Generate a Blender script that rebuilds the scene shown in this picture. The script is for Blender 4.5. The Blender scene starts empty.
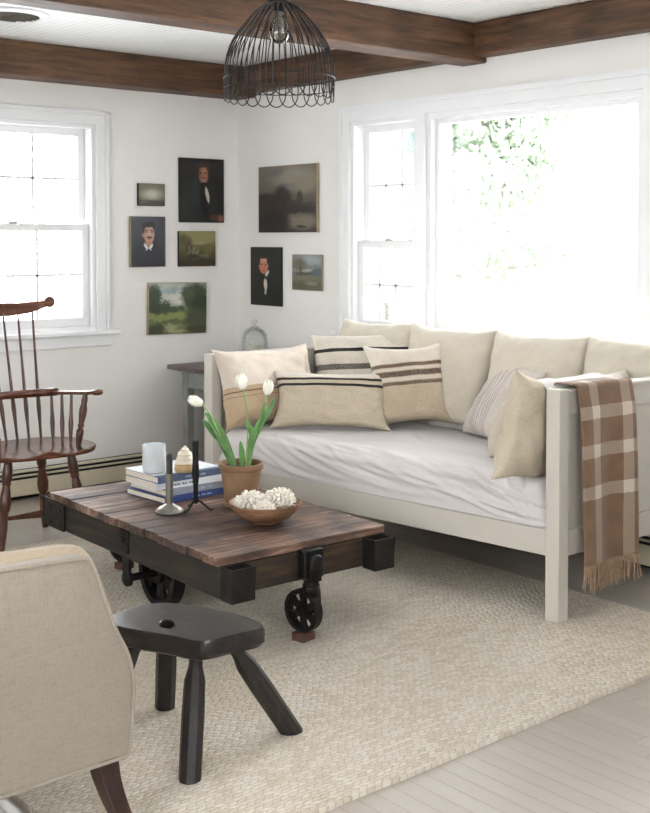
import bpy, bmesh, math, random
from math import sin, cos, pi, radians, atan2, sqrt
from mathutils import Vector, Matrix, noise, Euler

random.seed(7)
scene = bpy.context.scene
COL = scene.collection

# ------------------------------------------------------------------ helpers
def S(r, g, b):
    f = lambda c: (c/255)/12.92 if c/255 <= .04045 else ((c/255+.055)/1.055)**2.4
    return (f(r), f(g), f(b), 1.0)

def N3(x, y, z=0.0):
    return noise.noise(Vector((x, y, z)))

def sm(a, b, x):
    t = max(0., min(1., (x-a)/(b-a))); return t*t*(3-2*t)

class MB:
    """collects geometry for ONE mesh object"""
    def __init__(s):
        s.v = []; s.f = []; s.mi = []; s.uvs = {}
    def add(s, vs, fs, mi=0, uv=None):
        o = len(s.v)
        s.v += [tuple(p) for p in vs]
        for k, f in enumerate(fs):
            s.f.append(tuple(i+o for i in f)); s.mi.append(mi)
        if uv:
            for i, c in enumerate(uv): s.uvs[o+i] = c
        return s
    def box(s, c, d, R=None, mi=0):
        hx, hy, hz = d[0]/2, d[1]/2, d[2]/2
        vs = [Vector((x*hx, y*hy, z*hz)) for x in (-1, 1) for y in (-1, 1) for z in (-1, 1)]
        if R is not None: vs = [R @ v for v in vs]
        vs = [v+Vector(c) for v in vs]
        return s.add(vs, [(0, 1, 3, 2), (4, 6, 7, 5), (0, 4, 5, 1), (2, 3, 7, 6), (0, 2, 6, 4), (1, 5, 7, 3)], mi)
    def bb(s, lo, hi, mi=0):
        return s.box([(a+b)/2 for a, b in zip(lo, hi)], [abs(b-a) for a, b in zip(lo, hi)], None, mi)
    def hexa(s, corners, mi=0):   # 8 corners, order x(y(z))
        return s.add(corners, [(0, 1, 3, 2), (4, 6, 7, 5), (0, 4, 5, 1), (2, 3, 7, 6), (0, 2, 6, 4), (1, 5, 7, 3)], mi)
    def tube(s, pts, r, seg=8, cap=True, closed=False, flat=1.0, mi=0):
        pts = [Vector(p) for p in pts]; n = len(pts)
        rs = r if isinstance(r, (list, tuple)) else [r]*n
        T = []
        for i in range(n):
            if closed: t = pts[(i+1) % n]-pts[i-1]
            else: t = pts[min(i+1, n-1)]-pts[max(i-1, 0)]
            T.append(t.normalized() if t.length > 1e-9 else Vector((0, 0, 1)))
        up = Vector((0, 0, 1)) if abs(T[0].z) < .9 else Vector((1, 0, 0))
        a = T[0].cross(up).normalized()
        vs = []
        for i in range(n):
            a = (a-T[i]*a.dot(T[i])).normalized(); b = T[i].cross(a)
            for k in range(seg):
                th = 2*pi*k/seg
                vs.append(pts[i]+a*(rs[i]*cos(th))+b*(rs[i]*flat*sin(th)))
        fs = []
        m = n if closed else n-1
        for i in range(m):
            j = (i+1) % n
            for k in range(seg):
                k2 = (k+1) % seg
                fs.append((i*seg+k, i*seg+k2, j*seg+k2, j*seg+k))
        if cap and not closed:
            fs.append(tuple(range(seg-1, -1, -1))); fs.append(tuple((n-1)*seg+k for k in range(seg)))
        return s.add(vs, fs, mi)
    def turned(s, p0, p1, prof, seg=14, mi=0):
        p0, p1 = Vector(p0), Vector(p1)
        return s.tube([p0.lerp(p1, t) for t, r in prof], [r for t, r in prof], seg, mi=mi)
    def lathe(s, prof, o=(0, 0, 0), seg=32, mi=0, R=None, cap=True):
        vs = []; fs = []; o = Vector(o)
        for (r, z) in prof:
            for k in range(seg):
                th = 2*pi*k/seg
                p = Vector((r*cos(th), r*sin(th), z))
                if R is not None: p = R @ p
                vs.append(p+o)
        n = len(prof)
        for i in range(n-1):
            for k in range(seg):
                k2 = (k+1) % seg
                fs.append((i*seg+k, i*seg+k2, (i+1)*seg+k2, (i+1)*seg+k))
        if cap and prof[0][0] > 1e-6: fs.append(tuple(range(seg-1, -1, -1)))
        if cap and prof[-1][0] > 1e-6: fs.append(tuple((n-1)*seg+k for k in range(seg)))
        return s.add(vs, fs, mi)
    def grid(s, fn, nu, nv, uv=True, mi=0, flip=False):
        vs = []; uvs = []; fs = []
        for j in range(nv+1):
            for i in range(nu+1):
                u, v = i/nu, j/nv
                vs.append(fn(u, v)); uvs.append((u, v))
        for j in range(nv):
            for i in range(nu):
                a = j*(nu+1)+i
                q = (a, a+1, a+nu+2, a+nu+1)
                fs.append(q[::-1] if flip else q)
        return s.add(vs, fs, mi, uvs if uv else None)
    def prism(s, outline, z0, z1, mi=0, inset=None):
        n = len(outline)
        vs = [(x, y, z0) for x, y in outline]+[(x, y, z1) for x, y in outline]
        fs = [tuple(range(n-1, -1, -1)), tuple(range(n, 2*n))]
        fs += [(i, (i+1) % n, n+(i+1) % n, n+i) for i in range(n)]
        return s.add(vs, fs, mi)
    def build(s, name, mat, parent=None, smooth=True, bevel=0., bseg=2, angle=40, weld=True, recalc=True, subsurf=0):
        me = bpy.data.meshes.new(name)
        me.from_pydata(s.v, [], s.f)
        mats = mat if isinstance(mat, (list, tuple)) else [mat]
        for m in mats: me.materials.append(m)
        if len(mats) > 1: me.polygons.foreach_set('material_index', s.mi)
        if s.uvs:
            uvl = me.uv_layers.new(name='UVMap')
            for l in me.loops:
                uvl.data[l.index].uv = s.uvs.get(l.vertex_index, (0, 0))
        bm = bmesh.new(); bm.from_mesh(me)
        if weld: bmesh.ops.remove_doubles(bm, verts=bm.verts, dist=1e-5)
        if recalc: bmesh.ops.recalc_face_normals(bm, faces=bm.faces)
        bm.to_mesh(me); bm.free()
        if smooth:
            me.shade_smooth()
            me.set_sharp_from_angle(angle=radians(angle))
        o = bpy.data.objects.new(name, me); COL.objects.link(o)
        if parent is not None: o.parent = parent
        if bevel:
            m = o.modifiers.new('Bevel', 'BEVEL'); m.width = bevel; m.segments = bseg; m.limit_method = 'ANGLE'; m.angle_limit = radians(50)
        if subsurf:
            m = o.modifiers.new('Subdivision', 'SUBSURF'); m.levels = subsurf; m.render_levels = subsurf
        return o

def thing(name, label, cat, loc=(0, 0, 0), rz=0., group=None, rot=None):
    o = bpy.data.objects.new(name, None); COL.objects.link(o)
    o.location = loc; o.rotation_euler = rot if rot else (0, 0, rz)
    o.empty_display_size = .1
    return tag(o, label, cat, group)

def tag(o, label, cat, group=None):
    o['label'] = label; o['category'] = cat
    if group: o['group'] = group
    return o

def struct(o):
    o['kind'] = 'structure'; return o

def sempty(name, loc=(0, 0, 0)):
    o = bpy.data.objects.new(name, None); COL.objects.link(o); o.location = loc; o['kind'] = 'structure'
    return o

def spline(pts, n=8, closed=False):
    P = [Vector(p) for p in pts]; m = len(P); out = []
    rng = range(m) if closed else range(m-1)
    for i in rng:
        if closed: a, b, c, d = P[(i-1) % m], P[i], P[(i+1) % m], P[(i+2) % m]
        else: a, b, c, d = P[max(i-1, 0)], P[i], P[i+1], P[min(i+2, m-1)]
        for k in range(n):
            t = k/n
            out.append(.5*((2*b)+(c-a)*t+(2*a-5*b+4*c-d)*t*t+(3*b-a-3*c+d)*t**3))
    if not closed: out.append(P[-1])
    return out

# ------------------------------------------------------------------ materials
class NT:
    def __init__(s, name):
        s.m = bpy.data.materials.new(name); s.m.use_nodes = True
        s.t = s.m.node_tree; s.n = s.t.nodes
        s.b = s.n['Principled BSDF']; s.out = s.n['Material Output']
    def node(s, ty, **kw):
        n = s.n.new(ty)
        for k, v in kw.items(): setattr(n, k, v)
        return n
    def link(s, a, b): s.t.links.new(a, b)
    def coord(s, kind='Object', scale=(1, 1, 1), rot=(0, 0, 0)):
        c = s.node('ShaderNodeTexCoord'); m = s.node('ShaderNodeMapping')
        m.inputs['Scale'].default_value = scale; m.inputs['Rotation'].default_value = rot
        s.link(c.outputs[kind], m.inputs['Vector']); return m.outputs[0]
    def noise(s, vec, scale=5, detail=4, rough=.55):
        n = s.node('ShaderNodeTexNoise'); n.inputs['Scale'].default_value = scale
        n.inputs['Detail'].default_value = detail; n.inputs['Roughness'].default_value = rough
        if vec is not None: s.link(vec, n.inputs['Vector'])
        return n.outputs[0]
    def ramp(s, fac, stops):
        r = s.node('ShaderNodeValToRGB'); e = r.color_ramp.elements
        while len(e) < len(stops): e.new(.5)
        for el, (p, c) in zip(e, stops): el.position = p; el.color = c
        s.link(fac, r.inputs[0]); return r.outputs[0]
    def math(s, op, a, b=None, c=None, clamp=False):
        n = s.node('ShaderNodeMath', operation=op); n.use_clamp = clamp
        for i, v in enumerate((a, b, c)):
            if v is None: continue
            if isinstance(v, (int, float)): n.inputs[i].default_value = v
            else: s.link(v, n.inputs[i])
        return n.outputs[0]
    def mix(s, fac, a, b, mode='MIX'):
        n = s.node('ShaderNodeMix', data_type='RGBA'); n.blend_type = mode
        for i, v in ((0, fac), (6, a), (7, b)):
            if isinstance(v, (int, float, tuple)): n.inputs[i].default_value = v
            else: s.link(v, n.inputs[i])
        return n.outputs[2]
    def bump(s, h, strength=.3, dist=.002, prev=None):
        n = s.node('ShaderNodeBump'); n.inputs['Strength'].default_value = strength; n.inputs['Distance'].default_value = dist
        s.link(h, n.inputs['Height'])
        if prev is not None: s.link(prev, n.inputs['Normal'])
        s.link(n.outputs[0], s.b.inputs['Normal']); return n.outputs[0]
    def col(s, c):
        if isinstance(c, tuple): s.b.inputs['Base Color'].default_value = c
        else: s.link(c, s.b.inputs['Base Color'])
    def set(s, **kw):
        for k, v in kw.items(): s.b.inputs[k.replace('_', ' ')].default_value = v

def plain(name, c, rough=.5, metal=0., var=.08, scale=9, bump=0., bscale=60, bd=.002, spec=.5):
    t = NT(name); v = t.coord()
    n = t.noise(v, scale, 5)
    lo = tuple(x*(1-var) for x in c[:3])+(1,); hi = tuple(min(1, x*(1+var)) for x in c[:3])+(1,)
    t.col(t.ramp(n, [(.3, lo), (.7, hi)]))
    t.set(Roughness=rough, Metallic=metal); t.b.inputs['Specular IOR Level'].default_value = spec
    if bump: t.bump(t.noise(v, bscale, 3), bump, bd)
    return t.m

def wood(name, dark, mid, light, grain=(1, 12, 12), rough=.5, scale=4, bump=.3, bd=.002, knots=True, spec=.5):
    t = NT(name); v = t.coord('Object', grain)
    a = t.noise(v, scale, 8, .65)
    b = t.noise(t.coord('Object', (1.3, 1.3, 1.3)), 3, 4)
    f = t.math('ADD', t.math('MULTIPLY', a, .75), t.math('MULTIPLY', b, .25))
    c = t.ramp(f, [(.34, dark), (.5, mid), (.66, light)])
    if knots:
        w = t.node('ShaderNodeTexVoronoi'); w.inputs['Scale'].default_value = 2.2
        t.link(t.coord('Object', tuple(.35*(g if g > 1 else 3) if g > 1 else 1. for g in grain)), w.inputs['Vector'])
        k = t.ramp(w.outputs['Distance'], [(.05, (1, 1, 1, 1)), (.13, (0, 0, 0, 1))])
        c = t.mix(t.math('MULTIPLY', k, .6), c, dark)
    t.col(c); t.set(Roughness=rough); t.b.inputs['Specular IOR Level'].default_value = spec
    t.bump(a, bump, bd)
    return t.m

def linen(name, c, stripes=(), weave=420, var=.1, uvsize=(.5, .5), bump=.35, crisscross=None, slubs=.5):
    """woven cloth; stripes = (v0, v1, colour, strength) bands across the UV's v, or ('u', u0, u1, colour, strength)"""
    t = NT(name); v = t.coord()
    n = t.noise(v, 7, 5)
    lo = tuple(x*(1-var) for x in c[:3])+(1,); hi = tuple(min(1, x*(1+var*.6)) for x in c[:3])+(1,)
    base = t.ramp(n, [(.3, lo), (.7, hi)])
    fine = t.noise(t.coord('Object', (1, 1, .12)), 260, 2)
    fine2 = t.noise(t.coord('Object', (.12, .12, 1)), 260, 2)
    sl = t.math('ADD', t.math('MULTIPLY', fine, .5), t.math('MULTIPLY', fine2, .5))
    base = t.mix(t.ramp(sl, [(.36, (slubs,)*3+(1,)), (.55, (0, 0, 0, 1))]), base, tuple(x*.72 for x in c[:3])+(1,))
    if stripes:
        uv = t.node('ShaderNodeTexCoord').outputs['UV']; sp = t.node('ShaderNodeSeparateXYZ'); t.link(uv, sp.inputs[0])
        wob = t.math('MULTIPLY', t.math('SUBTRACT', t.noise(v, 90, 2), .5), .006)
        for st in stripes:
            ax = 1
            if st[0] == 'u': ax = 0; st = st[1:]
            a, b, sc, k = st
            x = t.math('ADD', sp.outputs[ax], wob)
            m = t.math('MULTIPLY', t.math('GREATER_THAN', x, a), t.math('LESS_THAN', x, b))
            if k < 1:   # broken woven stripe
                m = t.math('MULTIPLY', m, t.math('MULTIPLY_ADD', t.noise(t.coord('Object', (3, 3, 1)), 120, 2), 1.2*k, k*.35, clamp=True))
            base = t.mix(m, base, sc)
    t.col(base); t.set(Roughness=.92); t.b.inputs['Specular IOR Level'].default_value = .15
    t.b.inputs['Sheen Weight'].default_value = .15
    p = t.bump(sl, bump, .0015)
    t.bump(t.noise(v, 14, 3), .25, .01, p)
    return t.m

def paint(name, top, bottom, blobs, rough=.45, distort=.03, nscale=9, split=.5, soft=.4):
    """a painted picture: a vertical ground of two colours and soft-edged brush shapes (cx, cy, rx, ry, angle, colour, softness)"""
    t = NT(name); uv = t.node('ShaderNodeTexCoord').outputs['UV']
    no = t.node('ShaderNodeTexNoise'); no.inputs['Scale'].default_value = nscale; no.inputs['Detail'].default_value = 6
    t.link(uv, no.inputs['Vector'])
    sub = t.node('ShaderNodeVectorMath', operation='SUBTRACT'); t.link(no.outputs['Color'], sub.inputs[0]); sub.inputs[1].default_value = (.5, .5, .5)
    sc = t.node('ShaderNodeVectorMath', operation='SCALE'); t.link(sub.outputs[0], sc.inputs[0]); sc.inputs['Scale'].default_value = distort*2
    ad = t.node('ShaderNodeVectorMath', operation='ADD'); t.link(uv, ad.inputs[0]); t.link(sc.outputs[0], ad.inputs[1])
    w = ad.outputs[0]
    sp = t.node('ShaderNodeSeparateXYZ'); t.link(w, sp.inputs[0])
    mr = t.node('ShaderNodeMapRange', interpolation_type='SMOOTHSTEP')
    t.link(sp.outputs[1], mr.inputs[0]); mr.inputs[1].default_value = split-soft; mr.inputs[2].default_value = split+soft
    c = t.mix(mr.outputs[0], bottom, top)
    c = t.mix(t.math('MULTIPLY', no.outputs[0], .35), c, tuple(x*.45 for x in bottom[:3])+(1,))
    for (cx, cy, rx, ry, ang, colr, so) in blobs:
        mp = t.node('ShaderNodeMapping', vector_type='TEXTURE')
        t.link(w, mp.inputs['Vector'])
        mp.inputs['Location'].default_value = (cx, cy, 0); mp.inputs['Rotation'].default_value = (0, 0, radians(ang)); mp.inputs['Scale'].default_value = (rx, ry, 1)
        sp2 = t.node('ShaderNodeSeparateXYZ'); t.link(mp.outputs[0], sp2.inputs[0])
        l = t.math('SQRT', t.math('ADD', t.math('POWER', sp2.outputs[0], 2.0), t.math('POWER', sp2.outputs[1], 2.0)))
        m2 = t.node('ShaderNodeMapRange', interpolation_type='SMOOTHSTEP'); t.link(l, m2.inputs[0])
        m2.inputs[1].default_value = 1-so; m2.inputs[2].default_value = 1+so; m2.inputs[3].default_value = 1; m2.inputs[4].default_value = 0
        c = t.mix(m2.outputs[0], c, colr)
    t.col(c); t.set(Roughness=rough)
    t.bump(no.outputs[0], .15, .002)
    return t.m

def glass(name, tint=(1, 1, 1, 1), rough=.02, gloss=.9):
    m = bpy.data.materials.new(name); m.use_nodes = True; t = m.node_tree; t.nodes.clear()
    o = t.nodes.new('ShaderNodeOutputMaterial'); tr = t.nodes.new('ShaderNodeBsdfTransparent'); gl = t.nodes.new('ShaderNodeBsdfGlossy')
    fr = t.nodes.new('ShaderNodeFresnel'); mx = t.nodes.new('ShaderNodeMixShader'); mu = t.nodes.new('ShaderNodeMath'); mu.operation = 'MULTIPLY'
    tr.inputs[0].default_value = tint; gl.inputs[0].default_value = (1, 1, 1, 1); gl.inputs['Roughness'].default_value = rough
    fr.inputs['IOR'].default_value = 1.45; mu.inputs[1].default_value = gloss
    t.links.new(fr.outputs[0], mu.inputs[0]); t.links.new(mu.outputs[0], mx.inputs[0])
    t.links.new(tr.outputs[0], mx.inputs[1]); t.links.new(gl.outputs[0], mx.inputs[2]); t.links.new(mx.outputs[0], o.inputs[0])
    return m

M = {}
M['wall'] = plain('cream_wall_paint', S(245, 242, 237), .75, var=.02, scale=2, bump=.08, bscale=120, spec=.25)
M['trim'] = plain('white_trim_paint', S(246, 246, 246), .4, var=.015, scale=4)
M['glass'] = glass('window_glass')
M['white_paint'] = plain('white_furniture_paint', S(200, 193, 182), .42, var=.03, scale=5, bump=.08, bscale=40)
M['beam'] = wood('stained_beam_wood', S(40, 27, 19), S(88, 60, 40), S(122, 86, 58), (1, 11, 11), .6, 3.2, .4, .004)
M['beam_cross'] = wood('stained_beam_wood_cross', S(40, 27, 19), S(88, 60, 40), S(122, 86, 58), (11, 1, 11), .6, 3.2, .4, .004)
M['dark_iron'] = plain('dark_iron', S(38, 35, 34), .5, .6, .3, 30, .4, 120, .002)
M['black_iron'] = plain('black_wrought_iron', S(24, 22, 22), .55, .5, .2, 30, .3, 90)
M['wire'] = plain('dark_wire', S(42, 36, 33), .5, .5, .25, 40)
M['windsor'] = wood('windsor_chair_wood', S(44, 24, 17), S(78, 46, 32), S(112, 72, 50), (7, 7, 1.2), .28, 5, .12, .001, False)
M['windsor_seat'] = wood('windsor_seat_wood', S(58, 30, 21), S(92, 54, 38), S(126, 82, 60), (1.2, 8, 8), .25, 5, .1, .001, False)
M['deck'] = None
M['rail_wood'] = wood('cart_rail_wood', S(18, 14, 11), S(31, 25, 18), S(54, 42, 30), (10, 1, 10), .7, 4, .6, .004, False)
M['end_wood'] = wood('cart_end_wood', S(24, 18, 13), S(52, 39, 27), S(86, 66, 45), (1, 10, 10), .7, 4, .6, .004, False)
M['stool_seat'] = wood('blackened_stool_seat', S(24, 20, 19), S(42, 37, 35), S(66, 60, 57), (6, 1.5, 6), .3, 4, .35, .003, False)
M['stool_leg'] = wood('blackened_stool_leg', S(20, 16, 14), S(35, 29, 26), S(54, 46, 40), (8, 8, 1.5), .5, 5, .5, .003, False)
M['chair_leg'] = wood('armchair_leg_wood', S(28, 15, 10), S(48, 28, 20), S(74, 45, 31), (6, 6, 1), .35, 5, .1, .001, False)
M['upholstery'] = linen('armchair_linen', S(170, 160, 146), var=.05, bump=.5)
M['crest_cloth'] = linen('armchair_top_velvet', S(188, 170, 146), var=.10, bump=.1)
M['table_top'] = wood('grey_table_top', S(80, 68, 68), S(118, 104, 102), S(150, 136, 132), (8, 1, 8), .5, 4, .4, .002, False)
M['table_grey'] = plain('grey_table_paint', S(150, 154, 148), .6, var=.12, scale=12, bump=.1)
M['crate'] = wood('reddish_crate_wood', S(58, 36, 28), S(92, 62, 50), S(120, 84, 68), (1, 8, 8), .6, 4, .3, .002, False)
M['heater'] = plain('cream_heater_enamel', S(222, 212, 186), .45, var=.03)
M['recess_shade'] = plain('painted_recess_shade', S(30, 27, 25), .7, 0, .1)  # near-black colour stands in for shade inside heater slots and vent duct
M['terracotta'] = plain('terracotta', S(132, 102, 74), .85, var=.16, scale=14, bump=.2, bscale=90)
M['soil'] = plain('potting_soil', S(52, 40, 32), .95, var=.4, scale=70, bump=.9, bscale=120, bd=.008)
M['leaf'] = plain('tulip_leaf_green', S(84, 126, 62), .45, var=.34, scale=18, bump=.1)
M['stem'] = plain('tulip_stem_green', S(132, 160, 96), .5, var=.15, scale=20)
M['petal'] = plain('white_petal', S(244, 242, 226), .55, var=.04, scale=25)
M['bowl'] = wood('turned_bowl_wood', S(96, 68, 48), S(136, 100, 74), S(164, 128, 98), (2, 2, 9), .45, 4, .1, .001, False)
M['coral'] = plain('white_coral', S(238, 231, 218), .85, var=.08, scale=40, bump=.5, bscale=160, bd=.004)
M['pewter'] = plain('pewter', S(150, 146, 138), .32, .9, .15, 25, .1, 60)
M['wax_dark'] = plain('charcoal_taper_wax', S(40, 36, 36), .5, 0, .1)
M['wax'] = plain('white_wax', S(244, 241, 234), .5, 0, .02)
M['frost'] = plain('frosted_glass', S(236, 240, 242), .25, 0, .03)
M['frost'].node_tree.nodes['Principled BSDF'].inputs['Transmission Weight'].default_value = .4
M['cream_glaze'] = plain('cream_glazed_ceramic', S(214, 204, 182), .3, 0, .08, 20)
M['tan_glaze'] = plain('tan_glazed_ceramic', S(176, 148, 106), .35, 0, .2, 30)
M['cover_slate'] = plain('slate_blue_cloth_cover', S(84, 96, 124), .7, 0, .1, 40)
M['cover_white'] = plain('white_paper_cover', S(226, 228, 232), .5, 0, .03)
M['cover_greyblue'] = plain('grey_blue_cover', S(138, 142, 152), .6, 0, .12, 30)
M['cover_navy'] = plain('navy_blue_cover', S(46, 66, 118), .55, 0, .12, 30)
M['pages'] = plain('book_paper', S(222, 212, 194), .9, 0, .06, 60)
M['ink_dark'] = plain('dark_print', S(60, 66, 84), .6, 0, .05)
M['ink_pale'] = plain('pale_print', S(170, 182, 204), .6, 0, .05)
M['jar_glass'] = glass('clear_jar_glass', (.95, .97, .97, 1), .05, .55)
M['bulb_glass'] = glass('bulb_glass', (.97, .96, .93, 1), .02, 1.5)
M['canvas_edge'] = plain('raw_canvas_edge', S(160, 146, 120), .9, 0, .15, 30, .3, 200)
M['dark_edge'] = plain('dark_canvas_edge', S(40, 37, 34), .8, 0, .15, 30)
M['cushion_cream'] = linen('cream_back_cushion', S(208, 199, 182), var=.04, slubs=.25)
M['knit'] = linen('white_knit', S(228, 224, 218), var=.06, bump=.7)
M['fringe'] = plain('plaid_fringe', S(160, 132, 106), .95, 0, .3, 60)

def deck_mat():
    t = NT('worn_cart_planks'); v = t.coord('Object', (1.5, 14, 14))
    a = t.noise(v, 3.5, 9, .7); sp = t.node('ShaderNodeSeparateXYZ'); t.link(t.coord(), sp.inputs[0])
    idx = t.math('FLOOR', t.math('DIVIDE', sp.outputs[1], .098))
    wn = t.node('ShaderNodeTexWhiteNoise', noise_dimensions='1D'); t.link(idx, wn.inputs['W'])
    f = t.math('ADD', t.math('MULTIPLY', a, .8), t.math('MULTIPLY', wn.outputs[0], .2))
    c = t.ramp(f, [(.34, S(50, 36, 29)), (.46, S(92, 66, 52)), (.56, S(130, 101, 84)), (.68, S(176, 148, 128))])
    big = t.noise(t.coord(), 4.5, 4)
    c = t.mix(t.ramp(big, [(.44, (0, 0, 0, 1)), (.62, (.8, .8, .8, 1))]), c, S(46, 37, 34))
    t.col(c); t.set(Roughness=.5)
    t.link(t.ramp(big, [(.3, (.38,)*3+(1,)), (.7, (.62,)*3+(1,))]), t.b.inputs['Roughness'])
    t.bump(a, .5, .003); return t.m
M['deck'] = deck_mat()

def floor_mat():
    t = NT('painted_floorboards'); sp = t.node('ShaderNodeSeparateXYZ'); t.link(t.coord(), sp.inputs[0])
    w = .058
    x = t.math('DIVIDE', sp.outputs[0], w); idx = t.math('FLOOR', x); fr = t.math('FRACT', x)
    wn = t.node('ShaderNodeTexWhiteNoise', noise_dimensions='1D'); t.link(idx, wn.inputs['W'])
    y = t.math('ADD', t.math('DIVIDE', sp.outputs[1], 1.7), t.math('MULTIPLY', wn.outputs[0], 7.3)); fy = t.math('FRACT', y)
    wn2 = t.node('ShaderNodeTexWhiteNoise', noise_dimensions='2D'); cb = t.node('ShaderNodeCombineXYZ')
    t.link(idx, cb.inputs[0]); t.link(t.math('FLOOR', y), cb.inputs[1]); t.link(cb.outputs[0], wn2.inputs['Vector'])
    g = t.noise(t.coord('Object', (9, .8, 1)), 3, 4)
    f = t.math('ADD', t.math('MULTIPLY', wn2.outputs[0], .4), t.math('MULTIPLY', g, .6))
    c = t.ramp(f, [(.25, S(182, 173, 162)), (.5, S(187, 178, 167)), (.75, S(191, 183, 173))])
    wear = t.noise(t.coord('Object', (1, .6, 1)), 1.6, 5)
    c = t.mix(t.ramp(wear, [(.5, (0, 0, 0, 1)), (.75, (.35, .35, .35, 1))]), c, S(186, 164, 136))
    e = t.math('MINIMUM', t.math('MINIMUM', fr, t.math('SUBTRACT', 1.0, fr)), t.math('MULTIPLY', t.math('MINIMUM', fy, t.math('SUBTRACT', 1.0, fy)), 20.0))
    gap = t.ramp(e, [(.015, (1, 1, 1, 1)), (.06, (0, 0, 0, 1))])
    c = t.mix(t.math('MULTIPLY', gap, .4), c, S(150, 134, 116))
    t.col(c); t.set(Roughness=.3)
    t.set(Roughness=.33)
    h = t.math('MULTIPLY', gap, -1.0)
    t.bump(h, .35, .0015); return t.m

def ceil_mat():
    t = NT('white_beadboard'); sp = t.node('ShaderNodeSeparateXYZ'); t.link(t.coord(), sp.inputs[0])
    fr = t.math('FRACT', t.math('DIVIDE', sp.outputs[0], .042))
    h = t.math('POWER', t.math('ABSOLUTE', t.math('SUBTRACT', fr, .5)), 3.0)
    c = t.ramp(t.math('MULTIPLY', h, 8.0), [(.5, S(252, 252, 250)), (1.0, S(226, 226, 224))])
    t.col(c); t.set(Roughness=.5); t.bump(t.math('MULTIPLY', h, -8.0), .6, .006); return t.m

def rug_mat():
    t = NT('chunky_jute_weave'); sp = t.node('ShaderNodeSeparateXYZ'); v = t.coord()
    dn = t.noise(v, 6, 3)
    t.link(v, sp.inputs[0])
    wob = t.math('MULTIPLY', t.math('SUBTRACT', dn, .5), .02)
    row = t.math('DIVIDE', t.math('ADD', sp.outputs[1], wob), .0145); ri = t.math('FLOOR', row); rf = t.math('FRACT', row)
    wnr = t.node('ShaderNodeTexWhiteNoise', noise_dimensions='1D'); t.link(ri, wnr.inputs['W']); wn0 = wnr.outputs[0]
    # slanted stitches in each row, leaning by turns
    par = t.math('MULTIPLY_ADD', t.math('MODULO', t.math('ABSOLUTE', ri), 2.0), 1.0, -.5)
    u = t.math('ADD', t.math('DIVIDE', t.math('ADD', sp.outputs[0], wob), .027), t.math('MULTIPLY_ADD', t.math('MULTIPLY', rf, par), .9, t.math('MULTIPLY', wn0, .5)))
    uf = t.math('FRACT', u)
    s1 = t.math('SINE', t.math('MULTIPLY', rf, pi)); s2 = t.math('SINE', t.math('MULTIPLY', uf, pi))
    h = t.math('POWER', t.math('MULTIPLY', s1, s2), .5)
    wn = t.node('ShaderNodeTexWhiteNoise', noise_dimensions='2D'); cb = t.node('ShaderNodeCombineXYZ')
    t.link(ri, cb.inputs[0]); t.link(t.math('FLOOR', u), cb.inputs[1]); t.link(cb.outputs[0], wn.inputs['Vector'])
    f = t.math('ADD', t.math('MULTIPLY', wn.outputs[0], .5), t.math('MULTIPLY', t.noise(v, 2.2, 5), .5))
    c = t.ramp(f, [(.2, S(220, 207, 186)), (.5, S(232, 222, 205)), (.8, S(241, 234, 221))])
    c = t.mix(t.ramp(h, [(.10, (.6, .6, .6, 1)), (.45, (0, 0, 0, 1))]), c, S(176, 156, 126))
    st = t.noise(v, 1.1, 3)
    c = t.mix(t.ramp(st, [(.56, (0, 0, 0, 1)), (.8, (.35, .35, .35, 1))]), c, S(196, 170, 128))
    t.col(c); t.set(Roughness=.95); t.b.inputs['Specular IOR Level'].default_value = .1
    fib = t.noise(v, 300, 2)
    p = t.bump(h, .9, .006); t.bump(fib, .3, .002, p); return t.m

# ------------------------------------------------------------------ the room
CZ = 2.42
XL, YF = -5.7, -7.4       # far-off left wall and the wall behind the viewer
TH = .14

def wall_mesh(axis, plane, thick, lo, hi, z0, z1, holes):
    """a wall with rectangular openings; holes = (a0, a1, z0, z1)"""
    mb = MB(); A = sorted({lo, hi}|{h[0] for h in holes}|{h[1] for h in holes}); Z = sorted({z0, z1}|{h[2] for h in holes}|{h[3] for h in holes})
    for a0, a1 in zip(A, A[1:]):
        for b0, b1 in zip(Z, Z[1:]):
            am, bm_ = (a0+a1)/2, (b0+b1)/2
            if any(h[0] < am < h[1] and h[2] < bm_ < h[3] for h in holes): continue
            if axis == 'y': mb.bb((a0, plane, b0), (a1, plane+thick, b1))
            else: mb.bb((plane, a0, b0), (plane+thick, a1, b1))
    return mb

W1 = (-1.93, -.985, .885, 2.03)                 # window in the picture wall (x, z)
W2 = (-1.552, -1.045, .885, 2.03)               # narrow window (y, z)
W3 = (-2.915, -1.625, .885, 2.03)               # picture window
W4 = (-3.52, -2.965, .885, 2.03)                # its other narrow side window
W5 = (-4.8, -2.6, 1.05, 2.2)                     # fill-light opening added in the wall behind the viewer (x, z)
W6 = (-5.4, -2.4, 1.05, 2.2)                     # fill-light opening added in the unseen left wall (y, z)
struct(wall_mesh('y', 0, TH, XL-TH, TH, 0, CZ, [W1]).build('wall_back', M['wall'], smooth=False))
struct(wall_mesh('x', 0, TH, YF, 0, 0, CZ, [W2, W3, W4]).build('wall_right', M['wall'], smooth=False))
struct(wall_mesh('y', YF-TH, TH, XL-TH, TH, 0, CZ, [W5]).build('wall_front', M['wall'], smooth=False))
struct(wall_mesh('x', XL-TH, TH, YF, 0, 0, CZ, [W6]).build('wall_left', M['wall'], smooth=False))
struct(MB().bb((XL-TH, YF-TH, -.12), (TH, TH, 0)).build('floor', floor_mat(), smooth=False))
struct(MB().bb((XL-TH, YF-TH, CZ), (TH, TH, CZ+.12)).build('ceiling', ceil_mat(), smooth=False))

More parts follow.
